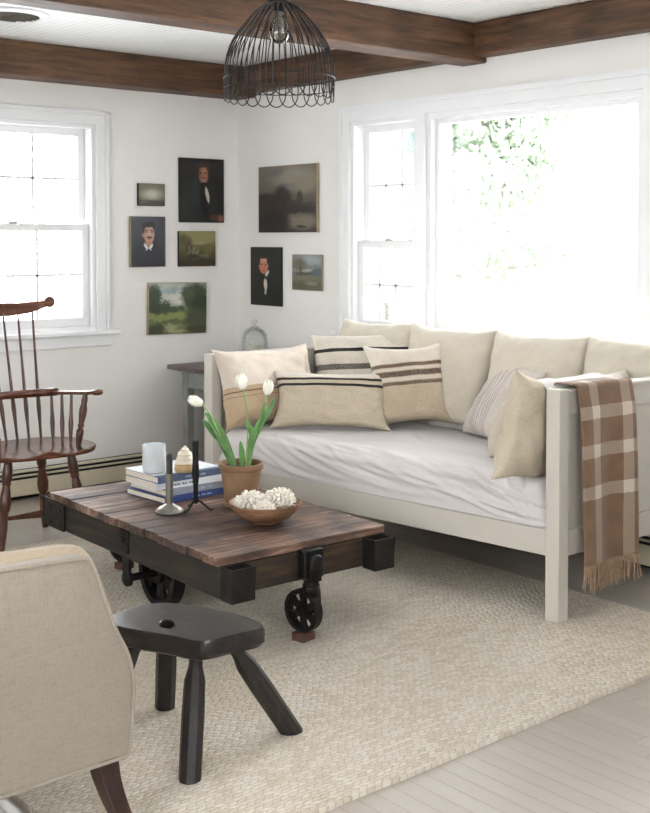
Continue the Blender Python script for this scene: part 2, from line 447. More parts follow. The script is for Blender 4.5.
def beam(name, lo, hi, mat, ax):
    mb = MB(); n = 40
    # a slightly uneven hand-hewn box, long axis ax (0 = x, 1 = y)
    L0, L1 = lo[ax], hi[ax]; o = 1-ax
    rings = []
    for i in range(n+1):
        t = L0+(L1-L0)*i/n; ring = []
        for (a, b) in ((lo[o], lo[2]), (hi[o], lo[2]), (hi[o], hi[2]), (lo[o], hi[2])):
            j = .003*N3(t*2.3, a*9+b*5, 3.1)
            p = [0, 0, 0]; p[ax] = t; p[o] = a+(j if b == lo[2] else 0); p[2] = b+(j*.6 if b == lo[2] else 0)
            ring.append(tuple(p))
        rings += ring
    fs = [(0, 1, 2, 3), (n*4+3, n*4+2, n*4+1, n*4)]
    for i in range(n):
        for k in range(4):
            k2 = (k+1) % 4; fs.append((i*4+k, i*4+k2, i*4+4+k2, i*4+4+k))
    mb.add(rings, fs)
    return struct(mb.build(name, mat, bevel=.008, bseg=2, angle=30))
beam('beam_back', (XL, -.18, 2.24), (-.0, -.0, CZ), M['beam'], 0)
beam('beam_right', (-.092, YF, 2.262), (0, -.18, CZ), M['beam_cross'], 1)
beam('beam_middle', (XL, -2.03, 2.236), (-.001, -1.875, CZ), M['beam'], 0)

# ---- windows: casing (interior trim), frame, sashes, glass
def place(axis, a, d, z):     # a along the wall, d into the room (+ = room side), z
    return (a, -d, z) if axis == 'y' else (-d, a, z)
def wbox(mb, axis, a0, a1, d0, d1, z0, z1):
    p, q = place(axis, a0, d0, z0), place(axis, a1, d1, z1)
    mb.bb([min(x, y) for x, y in zip(p, q)], [max(x, y) for x, y in zip(p, q)])

def ring(mb, axis, a0, a1, z0, z1, w, d0, d1, wt=None, wb=None):
    wt = w if wt is None else wt; wb = w if wb is None else wb
    wbox(mb, axis, a0, a0+w, d0, d1, z0, z1); wbox(mb, axis, a1-w, a1, d0, d1, z0, z1)
    wbox(mb, axis, a0+w, a1-w, d0, d1, z1-wt, z1); wbox(mb, axis, a0+w, a1-w, d0, d1, z0, z0+wb)

def double_hung(root, axis, hole, zmid, cols, rows=2):
    a0, a1, z0, z1 = hole
    j = MB(); ring(j, axis, a0, a1, z0, z1, .022, -.14, .0); j.build('jamb', M['trim'], root, smooth=False, bevel=.002)
    for nm, d0, d1, b0, b1 in (('upper_sash', -.105, -.08, zmid-.01, z1-.022), ('lower_sash', -.062, -.034, z0+.022, zmid+.026)):
        s = MB(); ring(s, axis, a0+.022, a1-.022, b0, b1, .042, d0, d1, .04, .05 if nm == 'lower_sash' else .03)
        so = s.build(nm, M['trim'], root, smooth=False, bevel=.003)
        g0, g1, h0, h1 = a0+.064, a1-.064, b0+.045, b1-.038
        dm = (d0+d1)/2
        g = MB(); wbox(g, axis, g0-.004, g1+.004, dm-.002, dm+.002, h0-.02, h1+.01); g.build('glass_pane', M['glass'], so, smooth=False)
        mu = MB()
        for c in range(1, cols):
            x = g0+(g1-g0)*c/cols; wbox(mu, axis, x-.007, x+.007, dm+.003, dm+.011, h0-.01, h1+.005)
        for r in range(1, rows):
            y = h0+(h1-h0)*r/rows; wbox(mu, axis, g0, g1, dm+.003, dm+.011, y-.007, y+.007)
        mu.build('muntins', M['trim'], so, smooth=False)
    lk = MB(); am = (a0+a1)/2; wbox(lk, axis, am-.025, am+.025, -.055, -.035, zmid+.026, zmid+.038)
    lk.build('sash_lock', M['pewter'], root, bevel=.003)

def casing_bits(root, axis, a0, a1, zt, zb, w, name='casing', sides=(1, 1)):
    c = MB()
    if sides[0]:
        wbox(c, axis, a0-w, a0, 0, .018, zb, zt+w); wbox(c, axis, a0-w-.004, a0-w+.018, .018, .03, zb, zt+w)
    if sides[1]:
        wbox(c, axis, a1, a1+w, 0, .018, zb, zt+w); wbox(c, axis, a1+w-.018, a1+w+.004, .018, .03, zb, zt+w)
    wbox(c, axis, a0, a1, 0, .018, zt, zt+w)
    wbox(c, axis, a0-w-.004, a1+w+.004, .018, .03, zt+w-.018, zt+w+.004)
    return c.build(name, M['trim'], root, smooth=False, bevel=.003)

w1 = sempty('window_1')
double_hung(w1, 'y', W1, 1.452, 3)
casing_bits(w1, 'y', W1[0], W1[1], W1[3], W1[2], .072)
sl = MB(); wbox(sl, 'y', W1[0]-.13, W1[1]+.13, -.03, .055, .86, .887); sl.build('window_sill', M['trim'], w1, smooth=False, bevel=.006)
ap = MB(); wbox(ap, 'y', W1[0]-.09, W1[1]+.09, 0, .02, .795, .86); ap.build('apron', M['trim'], w1, smooth=False, bevel=.004)

w2 = sempty('window_2')
double_hung(w2, 'x', W2, 1.358, 3)
double_hung(w2, 'x', W4, 1.358, 3)
pj = MB(); ring(pj, 'x', W3[0], W3[1], W3[2], W3[3], .03, -.14, 0); pj.build('jamb', M['trim'], w2, smooth=False, bevel=.002)
ps = MB(); ring(ps, 'x', W3[0]+.03, W3[1]-.03, W3[2]+.03, W3[3]-.03, .026, -.07, -.035, None, .05); pso = ps.build('picture_sash', M['trim'], w2, smooth=False, bevel=.003)
pg = MB(); wbox(pg, 'x', W3[0]+.05, W3[1]-.05, -.055, -.05, W3[2]+.07, W3[3]-.05); pg.build('glass_pane', M['glass'], pso, smooth=False)
cs = MB()
wbox(cs, 'x', W4[0]-.09, W4[0], 0, .018, .86, 2.09); wbox(cs, 'x', W2[1], W2[1]+.064, 0, .018, .86, 2.09)
wbox(cs, 'x', W2[1]+.052, W2[1]+.070, .018, .03, .86, 2.09); wbox(cs, 'x', W4[0]-.094, W4[0]-.07, .018, .03, .86, 2.09)
wbox(cs, 'x', W4[0], W2[1], 0, .018, 2.03, 2.09); wbox(cs, 'x', W4[0]-.1, W2[1]+.078, 0, .034, 2.085, 2.11)
wbox(cs, 'x', W3[1], W2[0], 0, .018, .86, 2.03); wbox(cs, 'x', W4[1], W3[0], 0, .018, .86, 2.03)
cs.build('casing', M['trim'], w2, smooth=False, bevel=.003)
s2 = MB(); wbox(s2, 'x', W4[0]-.12, W2[1]+.12, -.03, .05, .86, .887); s2.build('window_sill', M['trim'], w2, smooth=False, bevel=.005)
a2 = MB(); wbox(a2, 'x', W4[0]-.09, W2[1]+.09, 0, .018, .795, .86); a2.build('apron', M['trim'], w2, smooth=False, bevel=.004)
for k, (ax, hole) in enumerate((('yf', W5), ('xl', W6))):  # two unseen windows added to let fill light into the room
    w = sempty('window_%d' % (k+3)); f = MB(); g = MB(); a0, a1, z0, z1 = hole
    def wb2(mb, p0, p1, q0, q1, r0, r1):
        if ax == 'yf': mb.bb((p0, YF-TH+q0, r0), (p1, YF-TH+q1, r1))
        else: mb.bb((XL-TH+q0, p0, r0), (XL-TH+q1, p1, r1))
    n = 3
    for i in range(n+1):
        x = a0+(a1-a0-.05)*i/n; wb2(f, x, x+.05, 0, .16, z0, z1)
    wb2(f, a0, a1, 0, .16, z0, z0+.05); wb2(f, a0, a1, 0, .16, z1-.05, z1)
    f.build('frame', M['trim'], w, smooth=False)
    wb2(g, a0, a1, .06, .064, z0, z1); g.build('glass_pane', M['glass'], w, smooth=False)

# baseboard heaters
def heater(label, axis, a0, a1):
    h = thing('baseboard_heater', label, 'heater', place(axis, (a0+a1)/2, 0, 0))
    hl = (a1-a0)/2
    def b(mb, p0, p1, d0, d1, z0, z1): wbox(mb, axis, p0, p1, d0, d1, z0, z1)
    m = MB(); b(m, -hl, hl, .003, .010, .0, .158); m.build('back_plate', M['recess_shade'], h, smooth=False)
    m = MB(); b(m, -hl, hl, .058, .066, .026, .113); m.build('front_cover', M['heater'], h, smooth=False, bevel=.003)
    m = MB(); b(m, -hl, hl, .045, .066, .126, .136); m.build('damper', M['heater'], h, smooth=False, bevel=.002)
    m = MB(); b(m, -hl, hl, .010, .060, .149, .156); m.build('top_cover', M['heater'], h, smooth=False, bevel=.002)
    m = MB(); b(m, -hl, hl, .012, .056, .02, .146); m.build('fins', M['recess_shade'], h, smooth=False)
    for e, nm in ((-hl, 'end_cap'), (hl-.02, 'end_cap')):
        m = MB(); b(m, e, e+.02, .003, .068, .0, .16); m.build(nm, M['heater'], h, smooth=False, bevel=.003)
heater('long cream baseboard heater along the picture wall behind the windsor chair', 'y', -3.2, -.62)
heater('cream baseboard heater under the picture window behind the daybed', 'x', -3.9, -1.25)

# ceiling vent
v = thing('ceiling_vent', 'round white ceiling vent with slotted grille beside the dark beam', 'vent', (-1.86, -.80, CZ))
MB().lathe([(.175, 0), (.175, -.006), (.15, -.014), (.135, -.014), (.13, -.004)], seg=40).build('rim', M['trim'], v)
m = MB(); m.lathe([(.13, -.003), (0, -.003)], seg=32); m.build('duct', M['recess_shade'], v)
m = MB()
for i in range(-3, 4):
    y = i*.035; L = sqrt(max(.001, .13**2-y*y)); m.box((0, y, -.009), (2*L, .012, .003), Matrix.Rotation(.9, 3, 'X'))
m.build('louver', M['pewter'], v, smooth=False)

# ------------------------------------------------------------------ outdoors
struct(MB().bb((-40, -60, -.75), (90, 70, -.7)).build('ground', plain('light_bounce_lawn', S(226, 228, 230), .95, 0, .03, 1), smooth=False))  # lawn colour raised near white to bounce light up to the ceiling
def tree(loc, h, r, label, leafc, trunk_h=.3, n=1600, seed=1, conifer=True):
    rnd = random.Random(seed)
    t = thing('pine_tree' if conifer else 'bare_tree', label, 'tree', loc, 0, 'trees outside the windows')
    m = MB(); m.tube([(0, 0, 0), (.05*h*.1, 0, h*.5), (0, 0, h*.97)], [h*.022, h*.014, .01], 8)
    m.build('trunk', M['bark'], t)
    b = MB(); f = MB()
    nb = 26
    for i in range(nb):
        k = trunk_h+(1-trunk_h)*(i/nb); th = i*2.4+rnd.uniform(-.4, .4)
        L = r*(1.08-k)*rnd.uniform(.75, 1.2)+.12*r; z = h*k
        tip = Vector((cos(th)*L, sin(th)*L, z+rnd.uniform(-.16, .10)*L))
        base = Vector((0, 0, z)); mid = base.lerp(tip, .5)+Vector((0, 0, .08*L))
        b.tube([base, mid, tip], [h*.006, h*.004, .006], 5)
        for q in range(n//nb):
            s_ = rnd.betavariate(3, 1.6)*1.1; c = base.lerp(tip, s_)+Vector((rnd.gauss(0, .13*r), rnd.gauss(0, .13*r), rnd.gauss(0, .055*r)))
            R = Euler([rnd.uniform(0, 6.28) for _ in range(3)]).to_matrix(); e = rnd.uniform(.022, .045)*r
            f.add([c+R @ Vector(p)*e for p in ((-1, -.3, 0), (1, -.3, .1), (1, .3, 0), (-1, .3, .1))], [(0, 1, 2, 3)])
    b.build('branches', M['bark'], t)
    f.build('foliage', leafc, t, smooth=False, weld=False, recalc=False)
M['bark'] = plain('grey_bark', S(130, 122, 116), .95, 0, .2, 12)
M['needles'] = plain('pale_needles', S(166, 182, 158), .8, 0, .2, 3)
M['needles_blue'] = plain('blue_green_needles', S(150, 178, 176), .8, 0, .2, 3)
M['leaf_gold'] = plain('golden_leaves', S(204, 194, 158), .8, 0, .2, 3)

# ------------------------------------------------------------------ rug
rx0, rx1, ry0, ry1 = -2.97, -.545, -3.69, -.96
rug = MB(); RZ = .015
def rugp(u, v):
    x = rx0+(rx1-rx0)*u; y = ry0+(ry1-ry0)*v
    e = .006*N3(x*9, y*9, 2)
    if u in (0., 1.): x += e
    if v in (0., 1.): y += e
    return (x, y, RZ+.0012*N3(x*3, y*3))
nu, nv = 90, 100
rug.grid(rugp, nu, nv)
o0 = len(rug.v)
# skirt
per = [(i, 0) for i in range(nu)]+[(nu, j) for j in range(nv)]+[(nu-i, nv) for i in range(nu)]+[(0, nv-j) for j in range(nv)]
top = [j*(nu+1)+i for i, j in per]
low = [(rug.v[k][0], rug.v[k][1], 0.0005) for k in top]
rug.v += low
L = len(per)
for i in range(L):
    rug.f.append((top[i], o0+i, o0+(i+1) % L, top[(i+1) % L])); rug.mi.append(0)
ro = rug.build('rug', rug_mat(), angle=60)
tag(ro, 'large cream chunky woven jute rug under the cart table', 'rug')

# ------------------------------------------------------------------ pictures
def picture(name, label, axis, cx, z0, z1, w, depth, mat, edge, tilt=0., group='old oil paintings on the walls'):
    """hangs flat on the wall; origin at the middle of its bottom edge on the wall"""
    loc = (cx, -.002, z0) if axis == 'y' else (-.002, cx, z0)
    p = thing(name, label, 'painting', loc, 0, group, rot=(0, 0, 0 if axis == 'y' else -pi/2))
    h = z1-z0
    m = MB(); m.box((0, -depth/2, h/2), (w, depth, h), Matrix.Rotation(tilt, 3, 'Y')); m.build('stretched_canvas', edge, p, smooth=False, bevel=.003)
    m = MB(); R = Matrix.Rotation(tilt, 3, 'Y')
    f = MB()
    vs = [Vector((x*(w/2-.0015), 0, z*(h/2-.0015))) for x, z in ((-1, -1), (1, -1), (1, 1), (-1, 1))]
    vs = [R @ q for q in vs]
    fr = [q+Vector((0, -depth-.0012, h/2)) for q in vs]; bk = [q+Vector((0, -depth+.0005, h/2)) for q in vs]
    f.add(fr+bk, [(0, 1, 2, 3), (7, 6, 5, 4), (0, 4, 5, 1), (1, 5, 6, 2), (2, 6, 7, 3), (3, 7, 4, 0)], 0, [(0, 0), (1, 0), (1, 1), (0, 1)]*2)
    f.build('painted_surface', mat, p, smooth=False, weld=False)
    return p

P_sea = paint('seascape_paint', S(126, 122, 104), S(92, 92, 76), [
    (.5, .5, .42, .26, 0, S(176, 172, 150), .6), (.48, .52, .2, .14, 0, S(204, 202, 184), .7), (.5, .08, .8, .17, 0, S(70, 70, 58), .25), (.2, .16, .2, .04, 4, S(96, 96, 80), .5)], distort=.02)
P_man = paint('gentleman_paint', S(28, 27, 24), S(22, 21, 20), [
    (.42, .3, .42, .42, 8, S(34, 37, 37), .25), (.36, .5, .12, .22, -10, S(38, 52, 50), .6), (.55, .3, .1, .3, 10, S(20, 19, 18), .4),
    (.52, .83, .15, .13, 0, S(50, 34, 26), .25), (.52, .745, .11, .14, 3, S(134, 88, 66), .22), (.54, .77, .06, .09, 0, S(164, 112, 86), .5), (.53, .665, .06, .03, 0, S(150, 118, 104), .5), (.47, .77, .03, .012, 0, S(60, 38, 30), .5), (.57, .775, .028, .012, 0, S(60, 38, 30), .5), (.5, .895, .11, .035, 0, S(46, 32, 25), .35), (.4, .8, .025, .09, 0, S(46, 32, 25), .4), (.535, .735, .016, .035, 0, S(150, 92, 70), .5), (.53, .695, .045, .012, 0, S(92, 46, 38), .5),
    (.53, .595, .09, .035, 0, S(22, 21, 20), .3), (.61, .43, .038, .125, 16, S(196, 188, 168), .25),
    (.83, .08, .17, .05, 0, S(84, 50, 38), .4), (.93, .06, .07, .05, 0, S(140, 92, 72), .4)], distort=.012)
P_must = paint('moustached_man_paint', S(70, 72, 80), S(56, 58, 66), [
    (.5, .2, .5, .3, 0, S(44, 46, 54), .2), (.5, .42, .24, .12, 0, S(44, 46, 54), .3),
    (.5, .8, .19, .1, 0, S(34, 31, 31), .15), (.52, .645, .15, .185, 0, S(186, 148, 126), .12), (.5, .84, .18, .055, 4, S(34, 31, 31), .2), (.35, .7, .035, .09, 0, S(48, 42, 40), .3), (.345, .63, .03, .045, 0, S(176, 128, 106), .3),
    (.43, .72, .055, .011, 4, S(56, 42, 38), .4), (.6, .72, .055, .011, -4, S(56, 42, 38), .4), (.44, .69, .03, .01, 0, S(70, 54, 48), .4), (.6, .69, .03, .01, 0, S(70, 54, 48), .4), (.535, .64, .025, .05, 0, S(204, 162, 138), .4),
    (.53, .585, .085, .022, 0, S(70, 50, 40), .3), (.53, .545, .04, .01, 0, S(140, 84, 74), .4), (.5, .46, .12, .05, 0, S(176, 134, 112), .3),
    (.43, .4, .08, .03, -38, S(222, 220, 214), .2), (.57, .4, .07, .03, 38, S(222, 220, 214), .2), (.5, .33, .07, .022, 0, S(30, 30, 36), .3), (.44, .34, .02, .016, 0, S(214, 214, 212), .3), (.56, .34, .02, .016, 0, S(214, 214, 212), .3)], distort=.008)
P_birch = paint('green_thicket_paint', S(128, 124, 78), S(72, 66, 42), [
    (.5, .85, .6, .2, 0, S(148, 142, 92), .5), (.62, .68, .22, .045, 6, S(160, 154, 116), .8), (.25, .6, .09, .22, 0, S(74, 64, 50), .6), (.27, .42, .02, .16, 4, S(138, 130, 106), .7), (.42, .42, .02, .18, 14, S(136, 128, 106), .7), (.5, .38, .02, .14, -8, S(130, 120, 98), .7), (.36, .34, .02, .14, 0, S(128, 120, 96), .7), (.68, .3, .14, .04, 0, S(120, 114, 90), .8), (.35, .28, .16, .06, 0, S(52, 46, 30), .5), (.78, .5, .12, .16, 0, S(112, 106, 58), .6), (.1, .75, .14, .16, 0, S(92, 88, 50), .6), (.5, .08, .7, .12, 0, S(60, 50, 32), .5)], distort=.09, nscale=12)
P_meadow = paint('meadow_paint', S(186, 190, 178), S(92, 104, 58), [
    (.4, .75, .4, .2, 0, S(198, 202, 192), .6), (.35, .85, .2, .06, 10, S(156, 172, 176), .6), (.55, .68, .2, .1, -10, S(214, 212, 196), .6),
    (.35, .36, .5, .1, 0, S(134, 142, 80), .4), (.5, .45, .5, .04, 0, S(104, 116, 66), .4),
    (.08, .72, .13, .24, 0, S(62, 78, 54), .3), (.1, .5, .14, .12, 0, S(56, 68, 46), .3), (.28, .52, .09, .14, 0, S(64, 80, 52), .35), (.4, .48, .08, .06, 0, S(70, 86, 56), .4), (.53, .5, .07, .06, 0, S(74, 90, 60), .4),
    (.8, .72, .24, .28, 0, S(70, 84, 58), .3), (.66, .8, .12, .1, 0, S(82, 96, 68), .4), (.9, .5, .16, .3, 0, S(52, 64, 44), .3), (.82, .3, .2, .2, 0, S(78, 84, 60), .4),
    (.3, .2, .2, .05, 20, S(88, 96, 62), .5), (.42, .1, .22, .09, -8, S(164, 164, 126), .4), (.6, .12, .16, .04, 0, S(112, 120, 80), .5), (.12, .1, .16, .1, 0, S(58, 64, 40), .4), (.85, .08, .2, .08, 0, S(66, 68, 46), .4)], distort=.085, nscale=14)
P_dusk = paint('dusk_lake_paint', S(128, 118, 104), S(58, 52, 46), [
    (.6, .82, .34, .14, 0, S(146, 138, 124), .6), (.25, .9, .2, .07, 8, S(112, 106, 98), .6), (.8, .7, .2, .12, 0, S(140, 130, 112), .6), (.5, .68, .14, .05, 5, S(122, 118, 114), .6),
    (.42, .48, .16, .22, 0, S(54, 46, 42), .25), (.16, .46, .22, .14, 0, S(58, 50, 45), .25), (.72, .48, .045, .13, 0, S(66, 56, 48), .3), (.6, .42, .1, .06, 0, S(64, 56, 50), .3), (.85, .4, .16, .04, 0, S(70, 62, 54), .3), (.5, .34, .7, .06, 0, S(58, 50, 45), .3),
    (.75, .16, .26, .12, 0, S(120, 110, 94), .4), (.7, .25, .12, .03, 0, S(104, 96, 84), .4), (.25, .14, .3, .18, 0, S(48, 42, 39), .3), (.75, .08, .08, .02, 0, S(52, 46, 40), .4)], distort=.04, nscale=7)
P_young = paint('young_man_paint', S(40, 44, 38), S(32, 35, 31), [
    (.5, .16, .52, .3, 0, S(26, 28, 26), .3), (.44, .74, .18, .12, 0, S(46, 34, 28), .2), (.44, .68, .15, .135, 0, S(194, 130, 104), .12), (.43, .775, .12, .04, 0, S(206, 150, 122), .4), (.44, .835, .14, .03, 0, S(58, 42, 34), .3), (.3, .76, .03, .06, 0, S(58, 42, 34), .3), (.57, .76, .025, .05, 0, S(58, 42, 34), .3), (.36, .7, .03, .012, 0, S(86, 56, 46), .4), (.5, .7, .03, .012, 0, S(86, 56, 46), .4), (.43, .645, .022, .035, 0, S(212, 140, 112), .4), (.43, .6, .045, .012, 0, S(150, 66, 58), .4), (.4, .64, .06, .04, 0, S(206, 120, 98), .7),
    (.54, .54, .1, .03, 35, S(220, 212, 196), .25), (.42, .49, .1, .045, 0, S(24, 24, 23), .3), (.5, .36, .055, .1, 8, S(216, 206, 190), .2), (.5, .24, .03, .05, 0, S(196, 186, 170), .3)], distort=.01)
P_lake = paint('lake_tree_paint', S(150, 156, 156), S(104, 104, 82), [
    (.6, .85, .4, .12, 0, S(168, 176, 180), .6), (.5, .56, .5, .04, 0, S(176, 176, 166), .5), (.85, .5, .24, .12, 8, S(92, 104, 112), .25), (.25, .72, .24, .2, 0, S(112, 108, 86), .55), (.3, .55, .025, .2, 4, S(84, 76, 60), .4), (.4, .46, .3, .05, 0, S(84, 84, 70), .4), (.5, .34, .6, .06, 0, S(118, 118, 96), .5), (.25, .14, .3, .1, 0, S(92, 90, 66), .5), (.65, .2, .2, .06, 0, S(134, 134, 116), .5)], distort=.05)
picture('seascape_painting', 'tiny grey seascape painting hung above the moustached man portrait', 'y', -.630, 1.585, 1.714, .177, .022, P_sea, M['dark_edge'])
picture('portrait_painting', 'large dark portrait of a man in black coat with white shirt front', 'y', -.280, 1.492, 1.873, .314, .022, P_man, M['dark_edge'])
picture('portrait_painting', 'slate grey portrait of a moustached man in a wing collar', 'y', -.657, 1.233, 1.524, .232, .024, P_must, M['canvas_edge'])
picture('woodland_painting', 'small olive green thicket painting below the large dark portrait', 'y', -.315, 1.231, 1.441, .260, .02, P_birch, M['dark_edge'])
picture('landscape_painting', 'wide green meadow landscape painting, lowest on the picture wall', 'y', -.457, .836, 1.138, .402, .026, P_meadow, M['canvas_edge'], tilt=.02)
picture('landscape_painting', 'large dusky lake painting, brown and torn-edged, right of the corner', 'x', -.510, 1.432, 1.821, .540, .022, P_dusk, M['canvas_edge'], tilt=.0)
picture('portrait_painting', 'small dark portrait of a rosy young man below the dusky lake painting', 'x', -.297, .998, 1.346, .298, .014, P_young, M['dark_edge'])
picture('landscape_painting', 'small square blue grey lake painting with one pale tree', 'x', -.682, 1.102, 1.306, .265, .014, P_lake, M['canvas_edge'])

# ------------------------------------------------------------------ daybed
BO = Vector((-.912, -3.200, 0)); BL = 1.927
Bv = Vector((-1.133+.912, -1.286+3.200, 0)).normalized(); Ev = Vector((.9995, -.03, 0)).normalized(); BD = .865
def bp(u, v, z): return Bv*u+Ev*v+Vector((0, 0, z))          # bed-local
def bw(u, v, z=0): return BO+bp(u, v, z)
bed = thing('daybed', 'white painted wooden daybed with high solid ends under the picture window', 'daybed', BO)
def bbox(mb, u0, u1, v0, v1, z0, z1):
    mb.hexa([bp(u, v, z) for u in (u0, u1) for v in (v0, v1) for z in (z0, z1)])
def bpart(name, *bx, bevel=.003):
    m = MB()
    for b in bx: bbox(m, *b)
    return m.build(name, M['white_paint'], bed, smooth=False, bevel=bevel)
PZ = .857; PW, PD = .056, .055
for u in (0, BL-PW):
    for vv in (0, BD-PD):
        bpart('leg', (u, u+PW, vv, vv+PD, RZ+.001 if vv == 0 else .0, PZ))
bpart('front_rail', (PW, BL-PW, .006, .036, .25, .345))
bpart('back_rail', (PW, BL-PW, BD-.036, BD-.006, .25, .345), (PW, BL-PW, BD-.036, BD-.006, .5, .58), (PW, BL-PW, BD-.036, BD-.006, .72, PZ))
for u in (0, BL-PW):
    bpart('end_panel', (u+.018, u+.036, PD, BD-PD, .28, .80), (u+.006, u+.05, PD, BD-PD, .25, .345), (u+.006, u+.05, PD, BD-PD, .765, PZ-.012), (u-.004, u+PW+.004, PD-.002, BD-PD+.002, PZ-.012, PZ))
sl = MB()
for i in range(14):
    u = .12+i*(BL-.24)/13; bbox(sl, u-.035, u+.035, .036, BD-.036, .326, .344)
sl.build('bed_slat', M['crate'], bed, smooth=False)

# slip-covered mattress: a rounded block whose cloth is pulled into long swags along the front
import numpy as np
mt = MB(); MU0, MU1 = .062, BL-.064; MV0, MV1 = .010, .80; MZ0, MZ1 = .347, .522
nu, ns = 300, 110
RR = .07; SEG = [MZ1-MZ0-RR, RR*pi/2, MV1-MV0-RR]; SL = sum(SEG)
rnd = random.Random(12); FO = []
for k in range(30):      # swags on the front: they run down towards the near end of the bed
    ua = rnd.uniform(.25, 1.80); ln = rnd.uniform(.35, .95); sa = rnd.uniform(.10, .30); FO.append((ua, max(.05, ua-ln), sa, max(.01, sa-rnd.uniform(.06, .2)), rnd.uniform(-.05, .0), rnd.uniform(.004, .010), rnd.uniform(.007, .014)))
for k in range(9):       # radiating from the near lower corner
    FO.append((.10+rnd.uniform(0, .05), rnd.uniform(.18, .55), rnd.uniform(.0, .04), rnd.uniform(.10, .26), rnd.uniform(-.02, .03), rnd.uniform(.004, .008), rnd.uniform(.007, .013)))
for k in range(16):      # slack creases on top
    ua = rnd.uniform(.15, 1.7); sa = rnd.uniform(.28, .60); FO.append((ua, ua+rnd.uniform(.15, .4), sa, sa+rnd.uniform(-.16, .16), rnd.uniform(-.03, .03), rnd.uniform(.002, .005), rnd.uniform(.010, .02)))
tv = (np.arange(ns+1)/ns)**1.5*SL; uvv = np.linspace(MU0, MU1, nu+1)
UU, SS = np.meshgrid(uvv, tv); HH = np.zeros_like(UU)
for (ua, ub, sa, sb, cv_, am, wd) in FO:
    q = (UU-ua)/(ub-ua); inside = np.clip(q, 0, 1); sc_ = sa+(sb-sa)*inside+cv_*4*inside*(1-inside)
    tap = np.where((q > 0) & (q < 1), np.sin(pi*inside)**.6, 0)
    dd = (SS-sc_)/wd
    HH += am*tap*(np.exp(-dd*dd)-.55*np.exp(-(dd-1.7)**2))
vs = []; fs = []
for j in range(ns+1):
    s_ = float(tv[j])
    for i in range(nu+1):
        u = float(uvv[i]); t = i/nu
        if s_ < SEG[0]: v_, z_, nv_, nz_ = MV0, MZ0+s_, -1., 0.
        elif s_ < SEG[0]+SEG[1]:
            th = (s_-SEG[0])/RR; v_, z_, nv_, nz_ = MV0+RR-RR*cos(th), MZ1-RR+RR*sin(th), -cos(th), sin(th)
        else: v_, z_, nv_, nz_ = MV0+RR+s_-SEG[0]-SEG[1], MZ1, 0., 1.
        d_ = float(HH[j, i])*sm(0, .03, s_)+.006*N3(u*3, s_*5, 2)*sm(0, .06, s_)-.004
        e_ = 1-min(sm(0, .045, t), sm(0, .045, 1-t)); dip = .05*e_*e_
        v_ += d_*nv_+(dip*.7 if v_ < .3 else 0)*(.4+.6*sm(0, .1, s_)); z_ += d_*nz_-dip*sm(0, .12, s_)
        z_ -= .010*sin(pi*t)*sm(.2, .4, s_)
        vs.append(bp(u, v_, z_))
nr = nu+1
for j in range(ns):
    for i in range(nu): fs.append((j*nr+i, j*nr+i+1, (j+1)*nr+i+1, (j+1)*nr+i))
e = len(vs); vs += [bp(MU0, MV1, MZ0), bp(MU1, MV1, MZ0)]
fs.append(tuple([j*nr for j in range(ns+1)]+[e])); fs.append(tuple([j*nr+nu for j in range(ns+1)]+[e+1]))
fs.append(tuple([ns*nr+i for i in range(nr)]+[e+1, e])); fs.append(tuple(list(range(nr))+[e+1, e]))
mt.add(vs, fs)
M['sheet'] = linen('washed_sheet_cotton', S(213, 207, 204), var=.03, bump=.1, slubs=.12)
mo = mt.build('mattress', M['sheet'], None, angle=80)
mo.location = BO
tag(mo, 'mattress in a crumpled pale slipcover on the white daybed', 'mattress')

# ------------------------------------------------------------------ pillows
def pillow(name, label, base, w, h, t, n, lean, mat, roll=0., group=None, sag=.0, seed=0, cat='pillow', ear=.10, z_off=0.):
    yaw = atan2(n[0], -n[1])
    Rm = Matrix.Rotation(yaw, 3, 'Z') @ Matrix.Rotation(-radians(lean), 3, 'X') @ Matrix.Rotation(radians(roll), 3, 'Y')
    nn = 44
    def side(sgn):
        def fn(u, v):
            x, z = 2*u-1, 2*v-1
            prof = max(0., (1-abs(x)**2.6))*max(0., (1-abs(z)**2.6))
            th = t/2*prof**.52
            ex = 1-ear*(1-abs(z)**2.2)*abs(x)**3; ez = 1-ear*1.1*(1-abs(x)**2.2)*abs(z)**3
            X = x*w/2*ex*(1+.025*N3(z*1.7, seed*2.3, x)); Z = z*h/2*ez*(1+.035*N3(x*1.7, seed*1.3+4, z))
            wr = .012*N3(x*1.9+seed*3.1, z*1.9+seed, sgn*2.)+.007*N3(x*4+seed, z*4, sgn*5.+seed)
            edge = (1-prof)*.012*N3(x*4+seed*1.7, z*4-seed, 3)
            crn = .008*abs(N3(x*9+seed, z*9, 7))*(1-prof)
            Y = sgn*(th+wr*min(1, prof*3)+crn*min(1, prof*6))+edge
            # slump: the fullness sinks towards the bottom
            Y += 0
            Z += -sag*(1-abs(x)**2)*(.5+.5*z)
            return (X, Y, Z+h/2)
        return fn
    m = MB()
    m.grid(side(-1), nn, nn); m.grid(side(1), nn, nn, flip=True)
    o = m.build(name, mat, None, angle=70)
    # seam cord round the edge is part of the mesh silhouette
    o.rotation_euler = Rm.to_euler(); o.location = Vector(base)
    return tag(o, label, cat, group)

